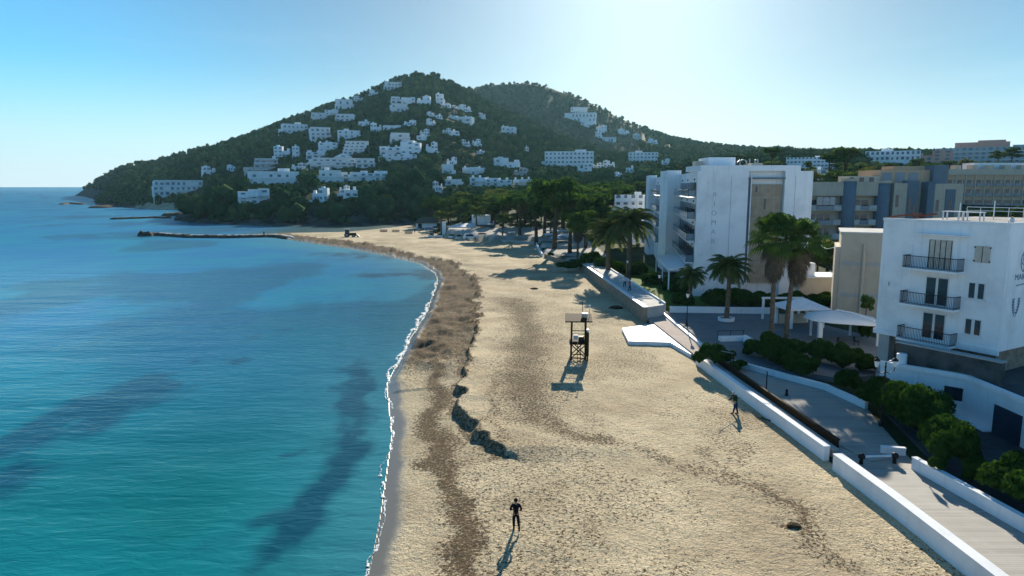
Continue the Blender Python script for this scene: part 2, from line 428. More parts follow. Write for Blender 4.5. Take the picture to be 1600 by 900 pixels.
WEEDS = [([(712,1000),(722,900),(716,830),(706,765),(692,705),(682,645),(680,600),(690,560),(705,520)], 1.5, .85),
         ([(770,900),(745,850),(730,800)], .8, .6), ([(800,470),(830,520),(815,580),(830,640)], 4.2, .74), ([(830,640),(880,680),(950,688)], 1.8, .74),
         ([(760,420),(800,450),(850,480)], 5, .35), ([(930,800),(925,850),(940,770)], .9, .55), ([(1010,705),(1100,740),(1180,760),(1240,800),(1320,880)], 1.4, .58),
         ([(900,740),(1000,760)], 2.0, .30), ([(790,560),(765,610),(770,650),(790,690)], .9, .62), ([(1000,600),(1080,660),(1180,700)], 2.2, .30), ([(870,560),(960,600),(1040,620)], 2.5, .26), ([(850,850),(1000,860),(1150,870)], 1.2, .30), ([(700,480),(720,520),(712,560)], 1.2, .6), ([(1180,760),(1230,790),(1260,830)], .8, .7), ([(1100,700),(1170,770)], .8, .55), ([(600,372),(680,388),(720,402),(760,440)], 3.5, .45),
         ([(840,730),(900,730)], 1.6, .35), ([(1235,820),(1243,822)], .35, .9)]
weed_and_shade = blob(WEEDS, gx+wob, gy+wob*.7)
weed_and_shade = np.maximum(weed_and_shade, np.where(gd > 5, .10+.34*sstep(.42, .62, fbm(gx/6+3, gy/9, 66)), 0))
weed_and_shade = np.maximum(weed_and_shade, zone*(.70+.35*fbm(gx*.3, gy*.3, 42)))
weed_and_shade = np.maximum(weed_and_shade, np.where((q < .5) & (q > -1.2) & (gy > 41) & (gy < 260), np.where((q < .15) & (q > -.9), .72, np.interp(gy, [60, 85], [.35, .8])), 0))  # weed along the scarp, with shade painted into its seaward face
spit = onb & (gd < 5+3*fbm(gx/7, gy/7, 8)) & (gy > 150)
weed_and_shade = np.where(onb, np.maximum(weed_and_shade, np.where(spit & (gx < -40) & (gy < 275), .75, 0)), 0)
farsand = blob([([(232,323),(262,325.5),(292,326)], 12, 1.0), ([(385,350.5),(425,349.8)], 1.2, .6)], gx, gy, .8)
sand = np.where(onb, 1.0, np.where(gy > 312, sstep(.3, .6, farsand), 0))
wet = np.where(onb, 1-sstep(.55, 1.5, gd+(fbm(gx*.5, gy*.5, 9)-.5)*.7), 0)
park = (~onb) & (gd > 0) & (gy < 236) & (gx < 34) & (gy > 120)
pave = np.where(park, sstep(.42, .55, fbm(gx/12, gy/12, 55)+np.where((gy > 150) & (gx < 22), .22, -.25)), 0)
pave = np.where((~onb) & (gy < 100), 0, pave)
sl_ = np.interp(gd, [0, 10, 30], [1, .9, 0])*np.where(gy > 312, 1, 0)
headl = np.where((gx/gy < -.50) & (gy > 640), np.interp(gz, [0, 26, 40], [1, .8, 0])*sstep(.42, .55, fbm(gx/25, gy/25, 70)+.15*(gz < 18)), 0)
rock = np.where(onb, 0, np.maximum(sl_, headl))
me = np_mesh('ground', np.stack([gx, gy, gz], 1), gq, None, True, dict(sand=sand, weed_and_shade=weed_and_shade, wet=wet, pave=pave, rock=rock))
m, nt, bs = new_mat('ground_surface')
P = pos_out(nt)
n_f = noise_out(nt, 9.5, 3, vec=P, rough=.6); n_m = noise_out(nt, 1.7, 4, vec=P, rough=.6); n_l = noise_out(nt, .22, 4, vec=P)
sandc = mixc(nt, rng_out(nt, n_l, .3, .7), (.60, .49, .32), (.47, .38, .245))
sandc = mixc(nt, rng_out(nt, n_f, .47, .64, 0, .62), sandc, (.20, .155, .09))
spk = noise_out(nt, 5.6, 3, vec=pos_out(nt, (1, 1.0, 1)), rough=.75, dist=.4)
A = attr_out(nt, 'weed_and_shade')
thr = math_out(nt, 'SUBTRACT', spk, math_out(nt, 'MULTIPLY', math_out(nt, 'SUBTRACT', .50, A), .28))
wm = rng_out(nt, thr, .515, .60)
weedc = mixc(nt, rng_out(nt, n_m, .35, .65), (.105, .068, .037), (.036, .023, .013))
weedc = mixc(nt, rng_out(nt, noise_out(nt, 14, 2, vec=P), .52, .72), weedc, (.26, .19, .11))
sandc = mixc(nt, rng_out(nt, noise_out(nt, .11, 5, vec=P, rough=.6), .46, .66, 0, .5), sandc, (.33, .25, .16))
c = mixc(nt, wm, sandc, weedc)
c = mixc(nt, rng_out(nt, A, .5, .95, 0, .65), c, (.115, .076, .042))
c = mixc(nt, attr_out(nt, 'wet'), c, (.17, .15, .12))
veg = mixc(nt, rng_out(nt, n_l, .3, .7), (.024, .042, .014), (.05, .06, .026))
veg = mixc(nt, rng_out(nt, noise_out(nt, .035, 4, vec=P), .58, .72, 0, .5), veg, (.15, .12, .07))
pav = mixc(nt, rng_out(nt, n_m, .3, .7), (.48, .44, .38), (.36, .33, .29))
rk = mixc(nt, rng_out(nt, noise_out(nt, .16, 6, vec=P), .4, .62), (.035, .035, .025), (.12, .11, .095))
oth = mixc(nt, attr_out(nt, 'pave'), veg, pav); oth = mixc(nt, attr_out(nt, 'rock'), oth, rk)
c = mixc(nt, attr_out(nt, 'sand'), oth, c)
nt.links.new(c, bs.inputs['Base Color'])
nt.links.new(rng_out(nt, attr_out(nt, 'wet'), 0, 1, .95, .16, False), bs.inputs['Roughness'])
nt.links.new(rng_out(nt, attr_out(nt, 'wet'), 0, 1, .06, .5, False), bs.inputs['Specular IOR Level'])
foot = noise_out(nt, 3.6, 3, vec=P, rough=.55, dist=.1); fine = noise_out(nt, 11, 2, vec=P)
hh = math_out(nt, 'ADD', math_out(nt, 'MULTIPLY', foot, .10), math_out(nt, 'MULTIPLY', fine, .05))
hh = math_out(nt, 'ADD', hh, math_out(nt, 'MULTIPLY', wm, .05))
dry = math_out(nt, 'SUBTRACT', 1.0, attr_out(nt, 'wet'))
bump(nt, bs, math_out(nt, 'MULTIPLY', hh, dry), 1.0, .9)
me.materials.append(m)
tag(link('ground', me), kind='structure')

# ------------------------------------------------------------------ the sea
us2 = np.concatenate([np.linspace(-4.5, -.86, 24), np.arange(-90, 760, 3.2)/F-.75, np.linspace(-.04, 1.2, 30)])
pw = np.arange(1100, 300, -1.8); Yw = HC/np.tan(np.arctan((pw-450)/F)+PIT)
Yw = np.concatenate([[1.5], Yw, np.geomspace(Yw[-1]*1.1, 55000, 40)])
wx, wy, wq = grid(us2, Yw)
wd = -coast_d(wx, wy)
MEADOW = [([(-60,720),(40,690),(120,655),(200,620),(240,600)], 3.2, .9), ([(-40,760),(30,730)], 3, .7), ([(430,900),(455,850),(500,770),(530,700),(542,640),(556,590),(570,560)], 1.3, 1.0),
          ([(405,820),(470,800)], 1.0, .7), ([(225,835),(300,840),(340,850)], 1.2, .55), ([(345,560),(385,560)], 3, .75), ([(390,525),(440,515)], 4, .5),
          ([(452,710),(475,705)], .5, .6), ([(600,428),(655,424),(680,432)], 5, .8), ([(520,397),(585,402)], 6, .7), ([(410,415),(530,406)], 7, .4), ([(40,590),(200,575)], 5, .3),
          ([(300,500),(430,480),(520,470)], 8, .35), ([(0,640),(150,600),(330,590)], 3, .3), ([(150,900),(250,880)], 2, .35)]
wv = (fbm(wx/5, wy/7, 81, 5)-.5)*9
mead = blob([(p_, w_*1.45, s_) for p_, w_, s_ in MEADOW], wx+wv*.6, wy+wv, 0)
big = sstep(.50, .64, fbm(wx/26, wy/42, 83, 5))*np.interp(wy, [40, 90], [.25, .6])
mead = np.clip(np.maximum(mead*(.05+1.9*fbm(wx/2.6, wy/5.0, 84, 5)**1.2), big), 0, 1)
shal = np.exp(-np.maximum(wd, 0)/np.interp(wy, [30, 120, 400], [10, 22, 30]))
lagoon = np.where((wy > 262) & (wy < 380) & (wx > -115) & (wd < 60), 1.0, 0.0)*sstep(-120, -85, wx)
me = np_mesh('sea', np.stack([wx, wy, wx*0], 1), wq, None, True, dict(meadow=mead, shallow=shal, lagoon=lagoon))
m, nt, bs = new_mat('sea_water')
P = pos_out(nt)
deepn = attr_out(nt, 'shallow')
sx_ = nt.nodes.new('ShaderNodeSeparateXYZ'); nt.links.new(P, sx_.inputs[0])
farf = rng_out(nt, sx_.outputs[1], 28, 95)
base = mixc(nt, farf, (.003, .135, .135), (.003, .135, .300))
base = mixc(nt, rng_out(nt, sx_.outputs[1], 150, 700), base, (.004, .085, .22))
base = mixc(nt, rng_out(nt, noise_out(nt, .05, 4, vec=pos_out(nt, (1, .6, 1))), .35, .68, 0, .6), base, (.006, .215, .27))
base = mixc(nt, rng_out(nt, deepn, .35, 1.0, 0, .75), base, (.040, .20, .25))
base = mixc(nt, rng_out(nt, attr_out(nt, 'meadow'), .15, .9, 0, .80), base, (.003, .045, .085))
base = mixc(nt, attr_out(nt, 'lagoon'), base, (.004, .045, .045))
nt.links.new(base, bs.inputs['Base Color']); bs.inputs['IOR'].default_value = 1.33
nt.links.new(rng_out(nt, sx_.outputs[1], 25, 260, .13, .42), bs.inputs['Roughness']); bs.inputs['Specular IOR Level'].default_value = .16
r1 = noise_out(nt, 1.0, 3, vec=pos_out(nt, (.55, 1.5, 1)), rough=.6, dist=.6)
r2 = noise_out(nt, 1.0, 3, vec=pos_out(nt, (.07, .20, 1)), rough=.5)
hw = math_out(nt, 'ADD', math_out(nt, 'MULTIPLY', r1, .13), math_out(nt, 'MULTIPLY', r2, .5))
bump(nt, bs, hw, 1.0, .55)
me.materials.append(m)
tag(link('sea', me), kind='structure')

# foam lines on the sand edge: thin broken ribbons of froth
m, nt, bs = new_mat('foam'); bs.inputs['Base Color'].default_value = (.56, .61, .63, 1); bs.inputs['Roughness'].default_value = .7
FOAM = m
def foam(P, wmax, seed, z=.03, brk=.38):
    W = [G(a, b, 0) for a, b in P]
    pts = []
    for (ax, ay), (bx, by) in zip(W[:-1], W[1:]):
        n = max(2, int(math.hypot(bx-ax, by-ay)/.10))
        pts += [(ax+(bx-ax)*i/n, ay+(by-ay)*i/n) for i in range(n)]
    pts = np.array(pts); s = np.arange(len(pts))*.10
    off = (fbm(s/4.2, s*0, seed)-.5)*1.5+(fbm(s/.9, s*0, seed+5)-.5)*.22
    wd_ = wmax*np.clip((fbm(s/1.1, s*0, seed+9)-brk)*3.2, .12, 1)*(.5+.9*vnoise(s/.22, s*0, seed+3))
    x = pts[:, 0]+off
    k = 7; V = []; 
    for j in range(k):
        t = j/(k-1)-.5; V.append(np.stack([x+t*wd_+(vnoise(s/.15, s*0+j, seed+j)-.5)*.06, pts[:, 1], np.full(len(x), z)+.018*math.cos(t*math.pi)], 1))
    V = np.stack(V, 1); n = len(x); F_ = []
    on = (vnoise(s/.17, s*0, seed+20)[:, None]*.5+vnoise(np.repeat(s[:, None], k-1, 1)/.09, np.arange(k-1)[None, :]*1.7+0*s[:, None], seed+31)*.6) > .47
    for i in range(n-1):
        for j in range(k-1):
            if on[i, j]: F_.append((i*k+j, i*k+j+1, (i+1)*k+j+1, (i+1)*k+j))
    return V.reshape(-1, 3), F_
FV, FF = [], []
for P_, w_, sd, bk in [([(572,915),(590,822),(601,752)], .20, 1, .36), ([(600,745),(612,684),(609,640),(603,598)], .28, 2, .32), ([(604,600),(612,585),(624,560)], .3, 3, .3),
                   ([(622,566),(642,530),(664,490),(680,452),(684,436)], .45, 4, .30), ([(618,575),(630,548),(650,512),(668,478)], .5, 8, .34),
                   ([(622,752),(634,726),(641,690)], .10, 5, .42), ([(630,640),(636,610),(642,585)], .10, 6, .42), ([(588,900),(598,850),(607,800)], .12, 7, .42), ([(540,386),(556,390),(572,392)], 1.0, 12, .2)]:
    v_, f_ = foam(P_, w_, sd*13, .035, bk); o_ = sum(len(a) for a in FV)
    FV.append(v_); FF += [tuple(i+o_ for i in f) for f in f_]
tag(link('sea_foam', np_mesh('sea_foam', np.concatenate(FV), FF, FOAM)), kind='stuff')

# ------------------------------------------------------------------ rocks, reefs and the breakwater
def ridge_mesh(name, P, wd_, hg, seed, mat, z0=-.6, nst=None, rough=.5, top=None):
    """an irregular bank of boulders along a line: cross-section with noise, ends closed to the water"""
    pts = []
    for (ax, ay), (bx, by) in zip(P[:-1], P[1:]):
        L = math.hypot(bx-ax, by-ay); n = max(2, int(L/(nst or .8)))
        pts += [(ax+(bx-ax)*i/n, ay+(by-ay)*i/n, (bx-ax)/L, (by-ay)/L) for i in range(n)]
    pts.append((*P[-1], pts[-1][2], pts[-1][3])); pts = np.array(pts); n = len(pts); k = 13
    t = np.linspace(-1, 1, k)[None, :]; s = np.arange(n)[:, None]*(nst or .8)
    endf = np.clip(np.minimum(np.arange(n), n-1-np.arange(n))/max(2, n*.06), 0, 1)[:, None]**.6
    wd2 = wd_*(.75+.5*vnoise(s/4, s*0, seed))*(.35+.65*endf)
    x = pts[:, 0:1]-pts[:, 3:4]*t*wd2/2; y = pts[:, 1:2]+pts[:, 2:3]*t*wd2/2
    prof = np.clip(1.25*(1-np.abs(t)**3), 0, 1)
    z = z0+(hg-z0)*prof*(.3+.7*endf)*(1-rough*.5+rough*fbm(x*.8, y*.8, seed+2, 3))+(vnoise(x*1.3, y*1.3, seed+4)-.5)*.5*rough*(prof > .05)
    a = (np.arange(n-1)[:, None]*k+np.arange(k-1)[None, :]).ravel()
    return np_mesh(name, np.stack([x, y, z], 2).reshape(-1, 3), np.stack([a, a+1, a+k+1, a+k], 1), mat)
bw = [G(218,369,0), G(238,367,0), G(300,371,0), G(360,371.5,0), G(420,370,0), G(440,370.8,0), G(458,374,0)]
o = link('breakwater', ridge_mesh('breakwater', bw, 4.6, .85, 3, ROCK, nst=.6))
tag(o, 'long low stone breakwater reaching out into the bay with a sandy top', 'breakwater')
m_ = MB()
for i in range(1, len(bw)-1):
    pass
tp = [(x, y+.8) for x, y in bw[1:]]
o2 = link('sand_fill', ridge_mesh('sand_fill', tp, 2.3, .95, 9, CONC, z0=.4, nst=.8, rough=.12), o); 
o3 = link('end_boulders', ridge_mesh('end_boulders', [G(214,369,0), G(240,368,0)], 7, 1.4, 5, ROCK, nst=.6, rough=1.1), o)
for P_, wdt, hg, lb, sd in [([(96,319.5),(108,318),(130,319.6)], 8, 1.3, 'small dark rocky islet alone in open water left of the headland', 21),
                            ([(170,342.8),(200,341.8),(240,340.5),(268,341)], 5, .9, 'thin dark reef strip lying just off the wooded point', 22),
                            ([(264,337.5),(285,335.5),(306,335)], 12, 1.6, 'dark rock shelf beside the small cove under the trees', 23),
                            ([(152,325),(176,322.5),(205,322.5)], 20, 1.5, 'flat broken rocks at the water edge below the headland cliff', 24)]:
    tag(link('rock_reef', ridge_mesh('rock_reef', [G(a, b, 0) for a, b in P_], wdt, hg, sd, ROCK, nst=1.0)), lb, 'reef')
rx, ry = G(176, 316, 0)
bm = bmesh.new(); bmesh.ops.create_icosphere(bm, subdivisions=4, radius=1)
for v in bm.verts:
    n_ = .75+.6*float(fbm(np.array([v.co.x*2+5]), np.array([v.co.y*2+v.co.z*2]), 44)[0])
    v.co = Vector((v.co.x*26*n_, v.co.y*12*n_, max(-.2, min(v.co.z, .62))*8.5*n_))
me = bpy.data.meshes.new('sea_stack'); bm.to_mesh(me); bm.free()
ob = link('sea_stack', me, None, ROCK); ob.location = (rx, ry+10, 0)
tag(ob, 'squat brown rock block standing at the shore in front of the headland', 'rock')

# ------------------------------------------------------------------ buildings on the hill and along the bay
RECTS = []        # picture rectangles (with distance) of buildings, kept clear when trees are planted in front
UNITS = {}
HPANE = plain('far_window_glass', (.12, .17, .21), .4, (.22, .28, .32), .12)
def unit_window(kind):
    if kind in UNITS: return UNITS[kind]
    mb = MB(); 
    mb.box(-.5, .5, -.04, .10, 0, 1)
    me_o = mb.build('pane', HPANE); me = me_o.data; bpy.data.objects.remove(me_o)
    UNITS[kind] = me; return me
def windows(parent, spots, frame=False, mat=None):
    """spots: (x, y, z, width, height, angle) on walls of the parent, each one window of its own"""
    for (x, y, z, ww, hh, an) in spots:
        o = link('window', unit_window('w'), parent)
        o.location = (x, y, z); o.scale = (ww, 1, hh); o.rotation_euler = (0, 0, an)
def grid_windows(x0, x1, y, z0, floors, fh, n, ww, hh, sill=.9, an=0):
    return [(x0+(x1-x0)*(i+.5)/n, y, z0+k*fh+sill, ww, hh, an) for k in range(floors) for i in range(n)]
def place(x0, x1, yt, yb, lo=300, z=None, Y=None):
    cx = (x0+x1)/2
    if Y is None: X, Yd, zz = hit(cx, yb, lo)
    else:
        a, b, c = ray(cx, yb); t = Y/b; X, Yd, zz = a*t, Y, HC+c*t
    dep = Yd*CP-(zz-HC)*SP
    W = (x1-x0)/F*dep; H = (yb-yt)/F*dep
    RECTS.append((x0, x1, yt, yb, Yd))
    return X, Yd, zz, W, H
HOUSE_ID = [0]
def house(x0, x1, yt, yb, fl, style, label, wall=None, lo=430, name='hillside_house', cat='house', group=None, Y=None, yaw=None, nw=None):
    X, Y_, Z, W, H = place(x0, x1, yt, yb, lo, Y=Y)
    HOUSE_ID[0] += 1; rnd = random.Random(HOUSE_ID[0]*17)
    wall = wall or rnd.choice([WHITE, WHITE, WHITE2])
    an = math.atan2(-X, Y_)*-1
    yw = -an+(rnd.uniform(-.28, .28) if yaw is None else yaw)
    t = thing(name, label, cat, (X, Y_, Z), yw, group)
    D = max(6, min(14, W*.6)); fh = H/fl; B = MB(); wl = MB(); sp = []
    n = nw or max(2, min(9, int(W/4.2)))
    ws, hs = min(1.8, W/n*.5), min(1.5, fh*.5)
    base = -7
    if style == 'block':
        B.box(-W/2, W/2, 0, D, base, H-.5); B.box(-W/2, W/2, 0, .25, H-.5, H); B.box(-W/2, -W/2+.25, .25, D, H-.5, H); B.box(W/2-.25, W/2, .25, D, H-.5, H); B.box(-W/2+.25, W/2-.25, D-.25, D, H-.5, H)
        a = rnd.uniform(-.2, .3)*W; B.box(a-W*.11, a+W*.11, D*.3, D*.7, H-.5, H+fh*.45)
        sd_ = rnd.choice([-1, 1]); q_ = W*rnd.uniform(.10, .2); B.box(min(sd_*W/2, sd_*(W/2+q_))+.01*sd_, max(sd_*W/2, sd_*(W/2+q_))+.01*sd_, D*.2, D*.8, base, H*rnd.uniform(.35, .7))
        for k in range(1, fl): wl.box(-W/2-.1, W/2+.1, -.5, -.003, k*fh-.12, k*fh+.05)
        sp = grid_windows(-W/2, W/2, 0, 0, fl, fh, n, ws, hs)
    elif style == 'terraced':
        for k in range(fl):
            y0 = k*2.6; sx_ = rnd.uniform(0, .10)*W*k/max(1, fl-1); dx = rnd.uniform(-.04, .04)*W
            B.box(-W/2+sx_+dx, W/2-sx_+dx, y0, D+k*2.6, base if k == 0 else k*fh-.4, (k+1)*fh-.3)
            wl.box(-W/2+sx_+dx-.2, W/2-sx_+dx+.2, y0-1.3, y0-.003, (k+1)*fh-.28, (k+1)*fh+.02)
            wl.box(-W/2+sx_+dx-.2, W/2-sx_+dx+.2, y0-1.3, y0-1.12, (k+1)*fh+.023, (k+1)*fh+.75)
            sp += [(-W/2+sx_+dx+(W-2*sx_)*(i+.5)/n, y0, k*fh+.25, ws*1.35, fh*.62, 0) for i in range(n)]
    elif style == 'villa':
        c1 = rnd.choice([-1, 1]); s1 = W*.56
        B.box(-W/2, W/2, 1.2, D, base, H*.52)
        xa = -W/2 if c1 < 0 else W/2-s1
        B.box(xa+.1, xa+s1-.1, 0, D*.8, base, H*.9); B.box(xa+s1*.3, xa+s1*.62, 1, D*.5, H*.9, H)
        B.box(-W/2+.3, -W/2+W*.2, D*.4, D*.8, H*.52, H*.74) if c1 > 0 else B.box(W/2-W*.2, W/2-.3, D*.4, D*.8, H*.52, H*.74)
        wl.box(-W/2-1, W/2+1, -2.2, 1.1, -6, -.25); wl.box(-W/2-1, W/2+1, -2.2, -2.0, -.247, .5)
        f2 = max(1, fl); sp = [(xa+s1*(i+.5)/2, 0, k*H*.9/f2+.7, min(1.9, s1*.3), min(1.5, H*.9/f2*.5), 0) for k in range(f2) for i in range(2)]
        sp += [((W/2-s1/2+(i-.5)*W*.18)*(-c1), 1.2, .7, min(1.7, W*.13), min(1.5, H*.25), 0) for i in range(2)]
    elif style == 'cubes':
        m_ = max(3, int(W/6))
        for i in range(m_):
            xa = -W/2+W*i/m_; xb = xa+W/m_
            hh = H*(.72+.28*rnd.random()); y0 = rnd.uniform(0, 2.2)
            B.box(xa, xb-.03, y0, y0+D, base, hh)
            if rnd.random() < .5: B.box(xa+.8, xa+2.0, y0+2, y0+3.2, hh, hh+1.3)
            for k in range(fl): sp.append(((xa+xb)/2, y0, k*hh/fl+.6, min(2.2, (xb-xa)*.4), min(1.6, hh/fl*.5), 0))
            if rnd.random() < .6: wl.box(xa+.4, xb-.4, y0-1.2, y0-.003, hh*.5-.15, hh*.5+.6)
        if not wl.v: wl.box(-W/2, -W/2+3, -1.2, -.003, H*.5, H*.5+.6)
    elif style == 'slant':
        # stepped apartments leaning back up the slope
        for k in range(fl):
            y0 = k*1.9; sh = k*W*.035
            B.box(-W/2+sh, W/2-W*.16+sh*2.2, y0, D+8, base if k == 0 else k*fh-.2, (k+1)*fh-.2)
            wl.box(-W/2+sh-.2, W/2-W*.16+sh*2.2+.2, y0-1.2, y0-.003, (k+1)*fh-.18, (k+1)*fh+.5)
            sp += [(-W/2+sh+(W*.84)*(i+.5)/n, y0, k*fh+.3, ws*1.2, fh*.5, 0) for i in range(n)]
    elif style == 'arcade':
        B.box(-W/2, W/2, 0, D, base, H*.78); wl.box(-W/2-.2, W/2+.2, -.6, -.003, H*.48, H*.53)
        for i in range(n):
            xa = -W/2+W*(i+.5)/n
            sp.append((xa, 0, H*.56, W/n*.5, H*.16, 0)); sp.append((xa, 0, H*.06, W/n*.55, H*.32, 0))
        for f in (-.32, .18, .4): B.box(W*f-2, W*f+2, D*.2, D*.7, H*.78, H)
    elif style == 'gable':
        B.box(-W/2, W/2, 0, D, base, H*.3)
        B.add([(-W/2, 0, H*.3), (W/2, 0, H*.3), (0, 0, H), (-W/2, D, H*.3), (W/2, D, H*.3), (0, D, H)], [(0, 1, 2), (5, 4, 3), (0, 2, 5, 3), (1, 4, 5, 2), (0, 3, 4, 1)])
        sp = [(0, 0, H*.36, W*.25, H*.2, 0)]; wl.box(-W/2-.2, W/2+.2, -.8, -.003, H*.2, H*.27)
    B.build('wall', wall, t)
    if wl.v: wl.build('terrace', WPAINT if style != 'villa' else wall, t)
    sp = [(a, b, c, d*rnd.uniform(.75, 1.25), e*rnd.uniform(.85, 1.15), f) for (a, b, c, d, e, f) in sp if name != 'hillside_house' or rnd.random() > .22]
    windows(t, sp)
    return t
